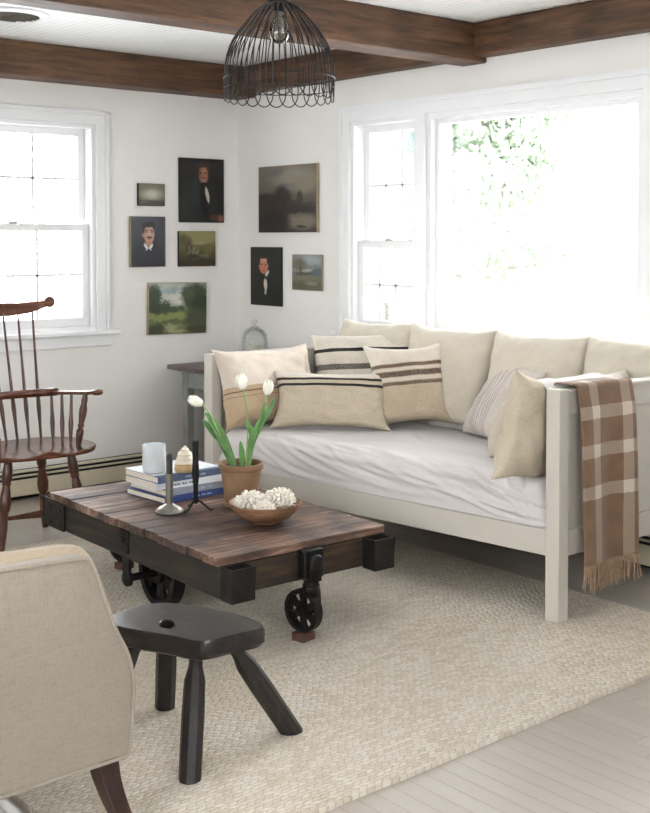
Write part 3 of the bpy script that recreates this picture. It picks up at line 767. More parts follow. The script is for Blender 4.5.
DK = S(46, 42, 42)
L_c1 = linen('tan_grain_sack', S(186, 162, 132), [(.43, .445, S(86, 72, 62), .9), (.375, .382, S(86, 72, 62), .8), (.5, 1., S(222, 212, 200), .75)], var=.12)
L_c2 = linen('cream_black_stripe', S(216, 207, 192), [(.755, .80, DK, 1), (.545, .61, DK, .85), (.30, .345, DK, .9)], var=.06)
L_c3 = linen('oatmeal_two_stripe', S(198, 184, 162), [(.79, .835, DK, 1), (.68, .725, DK, 1), (.85, 1., S(224, 216, 206), .8)], var=.07)
L_c4 = linen('oatmeal_brown_stripes', S(196, 180, 156), [(.685, .725, S(104, 84, 74), .95), (.575, .635, S(98, 80, 71), .95), (.475, .515, S(110, 90, 80), .95), (.735, 1., S(222, 213, 200), .8), (.525, .565, S(218, 208, 194), .7), (.645, .675, S(218, 208, 194), .7)], var=.08)
L_c5 = linen('pale_grey_stripe', S(208, 198, 188), [('u', a, a+.012, S(120, 116, 118), .8) for a in (.3, .34, .38, .44, .5, .56, .6, .64)], var=.06)
L_c6 = linen('plain_linen', S(200, 188, 170), var=.06)
L_c7 = linen('warm_linen', S(200, 186, 164), var=.07)
TZ = .528
BC = 'cream back cushions along the window'
spots = [(-.20, -1.50, .52, 'leftmost cream back cushion behind the black striped pillow'), (-.165, -1.985, .53, 'cream back cushion behind the brown striped pillow'),
         (-.135, -2.50, .53, 'cream back cushion behind the pale grey striped pillow'), (-.115, -2.965, .45, 'rightmost cream back cushion behind the plaid throw')]
for i, (x, y, w, lb) in enumerate(spots):
    pillow('back_cushion', lb, (x-.10, y, TZ-.012), w, .475, .24, (-1, -.06), 12, M['cushion_cream'], 0, BC, seed=i+11, cat='cushion', ear=.07)
PG = 'pillows on the daybed'
pillow('throw_pillow', 'tan grain sack pillow leaning on the far arm of the daybed', (-.865, -1.49, TZ-.012), .60, .385, .16, (.05, -1), 17, L_c1, 1, PG, seed=1, ear=.13)
pillow('throw_pillow', 'cream pillow with black stripes standing behind the long lumbar pillow', (-.40, -1.63, TZ-.012), .57, .43, .18, (-.72, -.69), 16, L_c2, -2, PG, seed=2, ear=.08)
pillow('lumbar_pillow', 'long oatmeal lumbar pillow with two black stripes near its top', (-.75, -1.75, TZ-.014), .57, .285, .15, (-.66, -.75), 22, L_c3, 1, PG, seed=3, ear=.15)
pillow('throw_pillow', 'square oatmeal pillow with three brown stripes', (-.42, -1.97, TZ-.016), .42, .42, .16, (-.70, -.70), 15, L_c4, -6, PG, seed=4, ear=.19)
pillow('throw_pillow', 'pale pillow with fine grey stripes tilted against a cream back cushion', (-.41, -2.37, TZ-.012), .40, .38, .15, (-.92, .38), 34, L_c5, 0, PG, seed=5, ear=.08)
pillow('throw_pillow', 'small pale linen pillow mostly hidden behind the larger warm linen pillow', (-.53, -2.62, TZ-.014), .36, .28, .16, (-.35, .93), 24, L_c6, 0, PG, seed=6, ear=.06)
pillow('throw_pillow', 'warm plain linen pillow leaning on the near arm beside the front post', (-.865, -3.015, TZ-.042), .50, .41, .15, (-.14, .98), 7, L_c7, -11, PG, seed=8, ear=.12)
pillow('throw_pillow', 'ivory pillow peeking over the arm beside the plaid throw', (-.45, -3.0, TZ-.022), .42, .35, .19, (0, 1), 4, M['cushion_cream'], 4, PG, seed=9, ear=.03)

# ------------------------------------------------------------------ throws on the near arm
def plaid_mat():
    t = NT('brown_plaid_wool'); uv = t.node('ShaderNodeTexCoord').outputs['UV']; sp = t.node('ShaderNodeSeparateXYZ'); t.link(uv, sp.inputs[0])
    v = t.coord(); n = t.noise(v, 9, 4)
    c = t.ramp(n, [(.3, S(116, 88, 66)), (.7, S(136, 106, 82))])
    def band(x, a, b):
        d = t.noise(v, 40, 2); y = t.math('ADD', x, t.math('MULTIPLY', t.math('SUBTRACT', d, .5), .01))
        return t.math('MULTIPLY', t.math('GREATER_THAN', y, a), t.math('LESS_THAN', y, b))
    vb = t.math('MAXIMUM', band(sp.outputs[0], .19, .34), band(sp.outputs[0], .76, .93))
    hb = None
    # v runs down the hanging length in metres
    for a in (-.19, -.04, .105, .245, .395):
        x = band(sp.outputs[1], a-.024, a+.024); hb = x if hb is None else t.math('MAXIMUM', hb, x)
    c = t.mix(t.math('MULTIPLY', vb, .36), c, S(206, 190, 170))
    c = t.mix(t.math('MULTIPLY', hb, .34), c, S(212, 198, 180))
    c = t.mix(t.math('MULTIPLY', t.math('MULTIPLY', vb, hb), .5), c, S(232, 222, 208))
    t.col(c); t.set(Roughness=.95); t.b.inputs['Specular IOR Level'].default_value = .1; t.b.inputs['Sheen Weight'].default_value = .3
    tw = t.node('ShaderNodeTexWave'); tw.inputs['Scale'].default_value = 180; t.link(t.coord('UV', (1, 1, 1), (0, 0, .8)), tw.inputs['Vector'])
    t.bump(tw.outputs[0], .3, .001); return t.m
PL = thing('plaid_throw', 'brown plaid wool throw with fringe hanging over the near arm', 'throw', bw(0, .0, 0))
pv0, pv1 = .072, .385
def plaidp(u, s, off=0.):
    """s metres along the cloth: 0 at the arm's top outer edge, >0 down the outside, <0 over the top and down inside"""
    zt = PZ+.010+off
    wav = .012*sin(u*7.5+.6)+.008*N3(u*4, s*2, 5)
    nar = (u-.5)*(-.03*max(0, s))
    v = pv0+(pv1-pv0)*u+nar
    if s >= 0:
        k = min(1, s/.1)
        return bp(-.016-off-(.012+.018*s)*k-wav*min(1, s/.3), v+.02*s*(u-.3), zt-s+.006*k-(0 if s > .03 else 0))
    if s > -.088:
        return bp(-.016-s*1.02, v, zt+.004*sin(pi*-s/.088)+.002*N3(u*6, s*8))
    d = -s-.088
    return bp(.075+.004+off+.01*sin(u*6), v, zt-d)
S0, S1 = -.16, .655
pm = MB()
def pf(u, t):
    s = S0+(S1-S0)*t
    return plaidp(u, s)
pm.grid(pf, 46, 90)
for k in list(pm.uvs): pm.uvs[k] = (pm.uvs[k][0], S0+(S1-S0)*pm.uvs[k][1])
po = pm.build('cloth', plaid_mat(), PL, angle=80)
so = po.modifiers.new('Solidify', 'SOLIDIFY'); so.thickness = .006; so.offset = 1
fr = MB(); rnd = random.Random(4)
for i in range(64):
    u = (i+.5)/64; a = Vector(plaidp(u, S1-.004)); ln = rnd.uniform(.075, .11)
    d = Vector((rnd.gauss(0, .008), rnd.gauss(0, .008), 0))
    fr.tube([a, a+d*.5+Vector((0, 0, -ln*.5)), a+d+Vector((rnd.gauss(0, .004), 0, -ln))], [.0032, .0028, .0018], 5)
fr.build('fringe', M['fringe'], PL)

# white knitted throw bunched over the arm, under the plaid one
wk = MB()
def wkp(u, t):
    s = t; v = .035+.0*t+.40*u
    # a bunched cloth lying along the inside top of the arm
    uu = .064+.14*t
    z = .859+.008*sin(pi*t)+.005*N3(u*5, t*3, 2)+.010*abs(N3(u*3, t*2, 9))-.10*sm(.75, 1, t)-.01*sm(.25, 0, t)
    return bp(uu, v, z)
wk.grid(wkp, 60, 24)
wo = wk.build('knitted_throw', M['knit'], None, angle=80)
wo.location = BO
so = wo.modifiers.new('Solidify', 'SOLIDIFY'); so.thickness = .010; so.offset = 0
tag(wo, 'white knitted throw bunched along the inside of the near arm', 'throw')

# ------------------------------------------------------------------ cart table
CT = thing('cart_table', 'low factory cart coffee table of worn planks on iron wheels', 'coffee table', (-1.69, -2.114, 0), radians(-1.8))
CW, CL, CH = .716, 1.272, .362           # width x, length y
hw, hl = CW/2, CL/2
dk = MB(); npl = 13; rnd = random.Random(3)
for i in range(npl):
    y0 = -hl+CL*i/npl; y1 = -hl+CL*(i+1)/npl-.003
    e0, e1 = rnd.uniform(-.008, .006), rnd.uniform(-.006, .008); dz = rnd.uniform(-.002, .0015)
    n = 10
    pts = []
    for k in range(n+1):
        x = -hw+e0+(CW+e1-e0)*k/n
        jy = .004*N3(x*8, i*3.1) if i in (0, npl-1) else 0
        ya = y0+(.010*abs(N3(x*13, 4.2)) if i == 0 else 0); yb = y1
        pts += [(x, ya, CH-.030), (x, yb, CH-.030), (x, yb, CH+dz+.0015*N3(x*5, i*2)), (x, ya, CH+dz+.0015*N3(x*5+3, i*2))]
    fs = [(3, 2, 1, 0), tuple(n*4+k for k in range(4))]
    for k in range(n):
        for q in range(4):
            fs.append((k*4+q, k*4+(q+1) % 4, k*4+4+(q+1) % 4, k*4+4+q))
    dk.add(pts, fs)
dk.build('deck', M['deck'], CT, bevel=.003, angle=30)
for sx in (-1, 1):
    m = MB(); m.box((sx*(hw-.03), 0, .278), (.05, CL-.004, .108)); m.build('side_rail', M['rail_wood'], CT, smooth=False, bevel=.006)
for sy in (-1, 1):
    m = MB(); m.box((0, sy*(hl-.03), .278), (CW-.112, .05, .104)); m.build('end_rail', M['end_wood'], CT, smooth=False, bevel=.006)
m = MB()
for y in (-.25, .0, .25): m.box((0, y, .262), (CW-.112, .07, .07))
m.build('cross_beam', M['end_wood'], CT, smooth=False, bevel=.004)
# iron stake pockets at the four corners: hollow square sockets strapped to the ends
for sx in (-1, 1):
    for sy in (-1, 1):
        m = MB(); cx = sx*(hw-.055); cy = sy*(hl+.028); w = .046; wt = .008; zb, zt = .222, .332
        for (x0, x1, y0, y1) in ((-w, -w+wt, -.034, .034), (w-wt, w, -.034, .034), (-w, w, -.034, -.034+wt), (-w, w, .034-wt, .034)):
            m.bb((cx+x0, cy+y0, zb), (cx+x1, cy+y1, zt))
        m.bb((cx-w, cy-.034, zb), (cx+w, cy+.034, zb+.012))
        pk = m.build('stake_pocket', M['dark_iron'], CT, smooth=False, bevel=.003)
        if sy > 0:
            m = MB(); m.bb((sx*(hw+.001)-.004, sy*(hl-.075)-.075, .224), (sx*(hw+.001)+.004, sy*(hl-.075)+.075, .328))
            for dy in (-.045, .045):
                for dz in (-.03, .03): m.lathe([(.009, 0), (.008, .005), (0, .007)], (sx*(hw+.004), sy*(hl-.075)+dy, .276+dz), 10, R=Matrix.Rotation(sx*pi/2, 3, 'Y'))
            m.build('corner_strap', M['dark_iron'], CT, smooth=False, bevel=.002)

def wheel_mb(r, wd, holes=6, hub=.3):
    """spoked iron wheel, axle along local X"""
    m = MB(); seg = 48; hs = wd/2
    def ringX(r0, r1, x0, x1):
        pr = [(r0, x0), (r1, x0), (r1, x1), (r0, x1), (r0, x0)]
        m.lathe(pr, (0, 0, 0), seg, R=Matrix.Rotation(pi/2, 3, 'Y'), cap=False)
    ringX(r*.80, r, -hs, hs)
    ringX(r*.10, r*hub, -hs*1.15, hs*1.15)
    for k in range(holes):
        a = 2*pi*k/holes
        R = Matrix.Rotation(a, 3, 'X')
        pts = []
        for x in (-hs*.4, hs*.4):
            for (w_, q) in ((r*.17, r*hub*.8), (r*.15, r*.55), (r*.27, r*.84)):
                pts += [R @ Vector((x, -w_, q)), R @ Vector((x, w_, q))]
        m.add(pts, [(0, 1, 3, 2), (2, 3, 5, 4), (6, 8, 9, 7), (8, 10, 11, 9), (0, 2, 8, 6), (2, 4, 10, 8), (1, 7, 9, 3), (3, 9, 11, 5), (0, 6, 7, 1), (4, 5, 11, 10)])
    return m
bigr = .132
for sx in (-1, 1):
    m = wheel_mb(bigr, .05, 6); o = m.build('wheel', M['black_iron'], CT, bevel=.002, angle=35)
    o.location = (sx*(hw-.16), -.0, RZ+bigr)
    m = MB(); x = sx*(hw+.0)
    m.bb((x-.004, -.035, .245), (x+.008, .035, .33)); m.hexa([(x-sx*.012+a, b*(.022 if c < .2 else .03), c) for a in (-.006, .006) for b in (-1, 1) for c in (.13, .26)])
    m.lathe([(.03, -.012), (.03, .004), (.018, .012), (0, .013)], (x-sx*.012, 0, RZ+bigr), 18, R=Matrix.Rotation(sx*pi/2, 3, 'Y'))
    m.lathe([(.016, 0), (.013, .008), (0, .01)], (x+sx*.008, 0, .295), 12, R=Matrix.Rotation(sx*pi/2, 3, 'Y'))
    m.build('axle_hanger', M['black_iron'], CT, bevel=.003, angle=35)
m = MB(); m.tube([(-hw+.012, 0, RZ+bigr), (hw-.012, 0, RZ+bigr)], .014, 12); m.build('axle', M['black_iron'], CT)
for sy in (-1, 1):
    y = sy*(hl+.012)
    m = MB()
    m.box((.005, sy*(hl+.018), .288), (.082, .04, .10)); m.box((.005, sy*(hl+.026), .272), (.05, .046, .09))
    m.tube([(.005, sy*(hl+.02), .25), (.005, sy*(hl+.02), .19)], .026, 14)
    m.tube([(.005, sy*(hl+.02), .215), (.01, sy*(hl+.014), .19), (.014, sy*(hl+.01), .18)], [.03, .03, .024], 12)
    m.lathe([(.012, 0), (.03, .0), (.026, .012), (.012, .016), (0, .016)], (.005, sy*(hl+.046), .295), 14, R=Matrix.Rotation(-sy*pi/2, 3, 'X'))
    ca = m.build('caster', M['black_iron'], CT, bevel=.004, angle=40)
    cr = .074; wx, wy = ((-.004, .012) if sy < 0 else (-.065, .10))
    m = wheel_mb(cr, .034, 6, .26); o = m.build('caster_wheel', M['black_iron'], ca, bevel=.0015, angle=35)
    o.location = (wx, sy*(hl-wy), RZ+.030+cr); o.rotation_euler = (0, 0, radians(12 if sy < 0 else 20))
    m = MB()
    m.tube([(wx-.03, sy*(hl-wy-.004), RZ+.03+cr), (wx+.034, sy*(hl-wy+.004), RZ+.03+cr)], .011, 10)
    m.tube([(wx+.030, sy*(hl-wy+.024), RZ+.02+cr), (wx+.034, sy*(hl-wy+.03), .15), (wx*.4+.022, sy*(hl-wy*.6+.024), .185), (.008, sy*(hl+.012), .215)], [.012, .017, .024, .028], 10)
    m.build('caster_fork', M['black_iron'], ca)
    m = MB(); m.box((wx, sy*(hl-wy), RZ+.015), (.062, .055, .029), Matrix.Rotation(radians(12), 3, 'Z')); m.build('wheel_chock', M['crate'], ca, smooth=False, bevel=.003)

# ------------------------------------------------------------------ things on the cart
DZ = CH+.002
# four books
bk = [  # cover, w (x), d (y), h, yaw, dx, dy, label
    ('cover_navy', .325, .27, .024, 3, .0, 0, 'navy blue book at the bottom of the stack on the cart'),
    ('cover_greyblue', .30, .262, .026, 1.5, .005, .006, 'grey blue book second from the bottom of the stack'),
    ('cover_white', .32, .25, .026, -2.5, -.012, .01, 'white book with lettered spine under the slate book'),
    ('cover_slate', .315, .245, .027, 1, -.018, .004, 'slate blue book on top of the stack under the candle')]
z = DZ
for i, (cm, w, d, h, yaw, dx, dy, lb) in enumerate(bk):
    B = thing('book', lb, 'book', (-1.636+dx, -1.838+dy, z), radians(yaw), 'books stacked on the cart')
    ct = .0028
    m = MB()   # spine faces -y
    m.bb((-w/2, -d/2, 0), (w/2, d/2, ct)); m.bb((-w/2, -d/2, h-ct), (w/2, d/2, h)); m.bb((-w/2, -d/2-.001, 0), (w/2, -d/2+ct, h))
    cv = m.build('cover', M[cm], B, smooth=False, bevel=.001)
    if cm in ('cover_slate', 'cover_greyblue'):
        m = MB(); m.bb((-w/2-.0004, -d/2+.03, h-.0005), (w/2+.0004, d/2+.0004, h+.0006)); m.build('pale_front_board', M['cover_white'], B, smooth=False)
    m = MB(); m.bb((-w/2+.004, -d/2+ct, ct), (w/2-.004, d/2-.004, h-ct)); m.build('page_block', M['pages'], B, smooth=False)
    if cm in ('cover_white', 'cover_navy', 'cover_greyblue', 'cover_slate'):
        m = MB(); rq = random.Random(i+40); x = -.085 if cm == 'cover_white' else -.03
        for q in range(16):
            wq = rq.uniform(.003, .0055)
            if q not in (6, 11): m.bb((x, -d/2-.0016, h*rq.uniform(.3, .42)), (x+wq, -d/2-.0008, h*rq.uniform(.55, .68)))
            x += wq+.0022
        m.build('spine_print', M['ink_dark'] if cm in ('cover_white',) else M['ink_pale'], cv, smooth=False)
    z += h+.0006
BZ = z
# candle in a frosted tumbler
c = thing('candle', 'white candle in a frosted glass tumbler on the top book', 'candle', (-1.770, -1.868, BZ))
MB().lathe([(.036, 0), (.043, .004), (.046, .02), (.0465, .112), (.0435, .112), (.0425, .062), (0, .062)], seg=40).build('tumbler', M['frost'], c)
MB().lathe([(.0, .0625), (.042, .0625), (.042, .066), (0, .066)], seg=32).build('wax', M['wax'], c)
MB().tube([(0, 0, .066), (.002, 0, .078)], .0012, 6).build('wick', M['wax_dark'], c)
# beehive jar
c = thing('ceramic_jar', 'small cream beehive jar with tan bands on the books', 'jar', (-1.662, -1.925, BZ))
MB().lathe([(.040, 0), (.043, .004), (.044, .014), (.041, .020), (.042, .026), (.038, .031)], seg=32).build('base_band', M['tan_glaze'], c)
MB().lathe([(.037, .030), (.040, .034), (.036, .045), (.034, .047), (.0355, .051), (.030, .062), (.0285, .064), (.030, .068), (.024, .078), (.016, .082), (0, .082)], seg=32).build('dome', M['cream_glaze'], c)
MB().lathe([(.014, .081), (.017, .085), (.014, .091), (.008, .094), (.0065, .098), (.004, .102), (0, .103)], seg=20).build('lid', M['cream_glaze'], c)
# pewter holder with dark taper
c = thing('candlestick', 'pewter candlestick with domed foot holding a dark taper', 'candlestick', (-1.846, -2.098, DZ))
MB().lathe([(.054, 0), (.055, .004), (.05, .012), (.036, .022), (.02, .029), (.0145, .034), (.0145, .14), (.017, .142), (.017, .147), (.011, .147), (.011, .13), (0, .13)], seg=36).build('stem', M['pewter'], c)
MB().lathe([(.0125, .134), (.012, .20), (.010, .218), (.003, .224), (0, .224)], seg=16).build('taper_candle', M['wax_dark'], c)
# iron candlestick on three feet
c = thing('candlestick', 'tall black wrought iron candlestick on three bent feet', 'candlestick', (-1.762, -2.15, DZ))
m = MB(); m.tube([(0, 0, .03), (0, 0, .10), (0, 0, .145), (0, 0, .19), (0, 0, .25)], [.009, .010, .015, .012, .0115], 10)
m.tube([(0, 0, .245), (0, 0, .268)], [.0125, .0125], 12); m.build('shaft', M['black_iron'], c)
for k in range(3):
    a = radians(200+120*k); d = Vector((cos(a), sin(a), 0))
    m = MB(); m.tube(spline([(0, 0, .042), d*.018+Vector((0, 0, .036)), d*.045+Vector((0, 0, .014)), d*.058+Vector((0, 0, .0045)), d*.066+Vector((0, 0, .01))], 5), .0042, 8); m.build('foot', M['black_iron'], c)
# tulips in a terracotta pot
T = thing('tulip_pot', 'terracotta pot of white tulips standing on the cart table', 'potted plant', (-1.575, -2.185, DZ))
MB().lathe([(.050, .0), (.066, .003), (.068, .016), (.064, .018), (.056, .02), (.05, .012), (0, .012)], seg=40).build('saucer', M['terracotta'], T)
MB().lathe([(.048, .012), (.062, .014), (.079, .142), (.084, .144), (.087, .148), (.087, .166), (.084, .169), (.079, .168), (.077, .147), (0, .147)], seg=44).build('pot', M['terracotta'], T)
MB().lathe([(.0775, .150), (.03, .154), (0, .155)], seg=24).build('soil', M['soil'], T)
rt = Vector((.764, -.645, 0)); aw = Vector((.645, .764, 0))       # two level directions for spreading the stems
def tl(a, z, b=0.): return rt*(a*1.03+.012*sm(.2, .4, z))+aw*b+Vector((0, 0, .15+(z-.15)*1.06))
def tulip_head(p, d, L, r, seed):
    rnd = random.Random(seed)
    d = Vector(d).normalized(); q = d.to_track_quat('Z', 'Y').to_matrix(); m = MB()
    for k in range(6):
        a = k*pi/3+rnd.uniform(-.1, .1); inner = k % 2; rr = r*(.88 if inner else 1.0)
        def fn(u, v, a=a, rr=rr, inner=inner):
            w = (u-.5)*1.5*(sin(pi*min(1, v*.86+.1))**.6)
            pr = rr*(.25+.75*sin(pi*min(1, (v*.80+.06)))**.75)*(1-.12*max(0, v-.75)*4)
            if v > .9: pr *= 1-(v-.9)*3.2
            return q @ Vector((cos(a+w)*pr, sin(a+w)*pr, v*L+(-.06*L*abs(u-.5)*2*v)))+Vector(p)
        m.grid(fn, 8, 10, uv=False)
    o = m.build('flower', M['petal'], T, angle=80, recalc=False, weld=False)
    so = o.modifiers.new('Solidify', 'SOLIDIFY'); so.thickness = .0015
def leafblade(pts, wid, twist=0.):
    C = spline(pts, 6); n = len(C); m = MB(); vs = []; fs = []
    for i, p in enumerate(C):
        t = i/(n-1); T_ = (C[min(i+1, n-1)]-C[max(i-1, 0)]).normalized()
        sd = T_.cross(Vector((0, 0, 1))+aw*-.9); sd = sd.normalized() if sd.length > .01 else rt
        sd = Matrix.Rotation(twist*t, 3, T_) @ sd
        nm = sd.cross(T_).normalized(); w = wid*(sin(pi*min(1, t*.9+.1))**.7)*(1-.0*t)
        if t > .97: w *= .2
        vs += [p-sd*w+nm*w*.35, p-sd*w*.5+nm*w*.08, p, p+sd*w*.5+nm*w*.08, p+sd*w+nm*w*.35]
    for i in range(n-1):
        for k in range(4): fs.append((i*5+k, i*5+k+1, i*5+k+6, i*5+k+5))
    m.add(vs, fs); o = m.build('leaf', M['leaf'], T, angle=80, recalc=False, weld=False)
    so = o.modifiers.new('Solidify', 'SOLIDIFY'); so.thickness = .0016
def stem(pts, r=.0032):
    m = MB(); m.tube(spline(pts, 6), r, 8); m.build('stem', M['stem'], T)
stem([tl(-.03, .15), tl(-.075, .25), tl(-.12, .335), tl(-.158, .382)])
tulip_head(tl(-.155, .380), tl(-.9, .38), .062, .021, 1)
stem([tl(.018, .15), tl(.022, .27), tl(.012, .36), tl(-.004, .437)])
tulip_head(tl(-.003, .434), tl(-.22, 1), .062, .024, 2)
stem([tl(.03, .15), tl(.05, .25), tl(.075, .34), tl(.088, .418)])
tulip_head(tl(.087, .415), tl(.12, 1), .06, .0205, 3)
leafblade([tl(-.025, .15), tl(-.055, .215), tl(-.085, .27), tl(-.12, .32), tl(-.15, .352)], .022, .4)
leafblade([tl(-.02, .15, -.02), tl(-.06, .235, -.01), tl(-.105, .275), tl(-.152, .325)], .016, -.2)
leafblade([tl(.0, .15), tl(.004, .18), tl(.002, .212), tl(-.004, .245)], .011)
leafblade([tl(.028, .15), tl(.036, .225), tl(.062, .30), tl(.098, .362), tl(.118, .405)], .015, .3)
leafblade([tl(.03, .15), tl(.035, .23), tl(.04, .27), tl(.018, .31), tl(.016, .335)], .012, -.3)
leafblade([tl(.03, .15), tl(.04, .22), tl(.056, .29), tl(.07, .34), tl(.078, .39)], .010, -.5)
# wooden bowl and white coral
bo = MB().lathe([(.0, 0), (.05, 0), (.052, .004), (.088, .018), (.117, .042), (.134, .070), (.1345, .074), (.130, .074), (.113, .048), (.083, .026), (.045, .014), (0, .012)], seg=56).build('wooden_bowl', M['bowl'], None)
BWL = Vector((-1.660, -2.452, DZ)); bo.location = BWL
tag(bo, 'shallow turned wooden bowl filled with white coral on the cart', 'bowl')
def coral(label, loc, r, seed, squash=.72):
    rnd = random.Random(seed); m = MB()
    bm = bmesh.new(); bmesh.ops.create_icosphere(bm, subdivisions=3, radius=r*.72)
    vs = [Vector((v.co.x, v.co.y, v.co.z*squash)) for v in bm.verts]; fs = [tuple(v.index for v in f.verts) for f in bm.faces]; bm.free()
    m.add([v*(1+.12*N3(v.x*40+seed, v.y*40, v.z*40)) for v in vs], fs)
    for k in range(230):   # stubby knobbed branches
        z = rnd.uniform(-.25, 1); th = rnd.uniform(0, 2*pi); s_ = sqrt(max(0, 1-z*z))
        d = Vector((cos(th)*s_, sin(th)*s_, z*squash)); a = d*r*.6; e = d*r*rnd.uniform(.85, 1.08)
        q = Vector([rnd.gauss(0, .0025) for _ in range(3)]); w = rnd.uniform(.0035, .006)
        m.tube([a, a.lerp(e, .6)+q, e+q], [w*.8, w, w*.75], 6)
    o = m.build('coral', M['coral'], None, angle=70, weld=False); o.location = loc
    tag(o, label, 'coral', 'white coral in the wooden bowl')
coral('white coral cluster on the left side of the wooden bowl', BWL+rt*-.052+aw*.0+Vector((0, 0, .072)), .058, 5)
coral('white coral cluster on the right side of the wooden bowl', BWL+rt*.050+aw*.01+Vector((0, 0, .074)), .062, 9)
coral('small white coral lump low at the front of the wooden bowl', BWL+rt*.0+aw*-.062+Vector((0, 0, .062)), .040, 13)

# ------------------------------------------------------------------ windsor chair
WC = thing('windsor_chair', 'dark wood comb-back windsor armchair standing before the left window', 'chair', (-1.797, -.83, 0), radians(-4.5))
ss = MB()
def seat_out(th):
    x = .286*abs(cos(th))**.72*(1 if cos(th) >= 0 else -1); s_ = sin(th)
    y = (.215*abs(s_)**.8 if s_ > 0 else -.235*abs(s_)**.62)
    if s_ < 0: x *= 1.02
    return x, y
nth, nrad = 64, 10
top_i = []; vs = []; fs = []
for side in (0, 1):
    for r_ in range(nrad+1):
        for k in range(nth):
            th = 2*pi*k/nth; X, Y = seat_out(th); q = r_/nrad
            x, y = X*q, Y*q
            if side == 0:
                zz = .440-.016*(1-q*q)-.012*sm(.0, -.2, y)*abs(x)/.25*0
                zz += .010*math.exp(-(x/.035)**2)*sm(-.02, -.2, y)-.012*sm(-.05, -.22, y)*(math.exp(-((abs(x)-.11)/.06)**2))
                zz += -.004*q**8
            else:
                zz = .394+.016*q**3
                x *= .975; y *= .975
            vs.append((x, y, zz))
def idx(sd, r_, k): return sd*(nrad+1)*nth+r_*nth+(k % nth)
for sd in (0, 1):
    for r_ in range(nrad):
        for k in range(nth): fs.append((idx(sd, r_, k), idx(sd, r_, k+1), idx(sd, r_+1, k+1), idx(sd, r_+1, k)))
for k in range(nth): fs.append((idx(0, nrad, k), idx(0, nrad, k+1), idx(1, nrad, k+1), idx(1, nrad, k)))
ss.add(vs, fs); ss.build('seat', M['windsor_seat'], WC, bevel=.006, angle=45)
legp = [(0, .014), (.03, .017), (.12, .022), (.22, .0235), (.255, .018), (.27, .022), (.285, .016), (.33, .019), (.45, .027), (.54, .0245), (.58, .017), (.60, .021), (.62, .018), (.72, .021), (.8, .0195), (.92, .0165), (1, .014)]
feet = {'a': (-.205, -.172), 'b': (.205, -.172), 'c': (-.146, .18), 'd': (.146, .18)}
for k, (x, y) in feet.items():
    m = MB(); m.turned((x*.72, y*.72, .412), (x, y, 0), legp, 16); m.build('leg', M['windsor'], WC)
def at_z(k, z):
    x, y = feet[k]; t = 1-z/.412; f_ = .72+.28*t
    return Vector((x*f_, y*f_, z))
sp_ = [(0, .009), (.12, .010), (.3, .014), (.5, .0185), (.7, .014), (.88, .010), (1, .009)]
for p, q, z in (('a', 'b', .15), ('a', 'c', .165), ('b', 'd', .165)):
    m = MB(); m.turned(at_z(p, z), at_z(q, z), sp_, 12); m.build('stretcher', M['windsor'], WC)
# arm bow
bow = spline([(.240, -.205, .690), (.224, -.12, .680), (.204, -.01, .670), (.178, .085, .661), (.125, .160, .652), (0, .19, .648), (-.125, .160, .652), (-.178, .085, .661), (-.204, -.01, .670), (-.224, -.12, .680), (-.240, -.205, .690)], 8)
m = MB(); m.tube(bow, [.0135]*len(bow), 12, flat=.75)
for s_ in (-1, 1):
    m.lathe([(0, -.012), (.02, -.011), (.026, -.004), (.026, .006), (.019, .012), (0, .0125)], (s_*.243, -.212, .690), 20)
m.build('arm_bow', M['windsor_seat'], WC, angle=60)
cap = [p for p in bow if abs(p.x) < .18 and p.y > .08]
m = MB(); n = len(cap)
m.tube([p+Vector((0, .002, .006)) for p in cap], [.010]+[.02]*(n-2)+[.010], 10, flat=1.0)
m.build('bow_cap', M['windsor_seat'], WC, angle=60)
# crest (comb) rail with scrolled ears
cr = MB(); vs = []; fs = []; nx = 40
for i in range(nx+1):
    x = -.235+.47*i/nx; a = abs(x)/.235
    zc = 1.052+.030*a**2.5; hh = .056*(1-.38*sm(.5, .95, a))+.008*math.exp(-(x/.06)**2); y = .318+.02*(1-a*a); t = .013*(1-.15*a)
    for (dy, dz) in ((-t, -hh/2), (t, -hh/2), (t*.9, hh/2), (-t*.9, hh/2)): vs.append((x, y+dy, zc+dz))
for i in range(nx):
    for k in range(4): fs.append((i*4+k, i*4+(k+1) % 4, i*4+4+(k+1) % 4, i*4+4+k))
fs += [(3, 2, 1, 0), tuple(nx*4+k for k in range(4))]
cr.add(vs, fs)
for s_ in (-1, 1):
    cr.lathe([(0, -.0145), (.021, -.0145), (.0275, -.008), (.0275, .008), (.021, .0145), (0, .0145)], (s_*.232, .318, 1.084), 22, R=Matrix.Rotation(pi/2, 3, 'X'))
cr.build('crest_rail', M['windsor_seat'], WC, bevel=.005, angle=40)
lsp = [(0, .006), (.12, .0068), (.25, .0108), (.4, .0078), (.6, .0062), (1, .0048)]
for i in range(5):
    f_ = i-2
    p0 = Vector((f_*.055, .150-.004*f_*f_, .43)); p1 = Vector((f_*.0745, .332, 1.045))
    m = MB(); m.turned(p0, p1, lsp, 9); m.build('spindle', M['windsor'], WC)
ssp = [(0, .006), (.2, .009), (.4, .0115), (.6, .0085), (1, .006)]
for s_ in (-1, 1):
    for (x0, y0, x1, y1, z1) in ((.150, .085, .160, .125, .653), (.170, .02, .186, .062, .662), (.182, -.045, .204, -.01, .668)):
        m = MB(); m.turned((s_*x0, y0, .43), (s_*x1, y1, z1), ssp, 9); m.build('spindle', M['windsor'], WC)
    m = MB(); m.turned((s_*.188, -.115, .425), (s_*.224, -.125, .68), [(0, .010), (.08, .012), (.2, .017), (.3, .018), (.36, .011), (.4, .016), (.44, .012), (.6, .018), (.7, .019), (.8, .013), (.86, .015), (1, .010)], 14)
    m.build('arm_post', M['windsor'], WC)

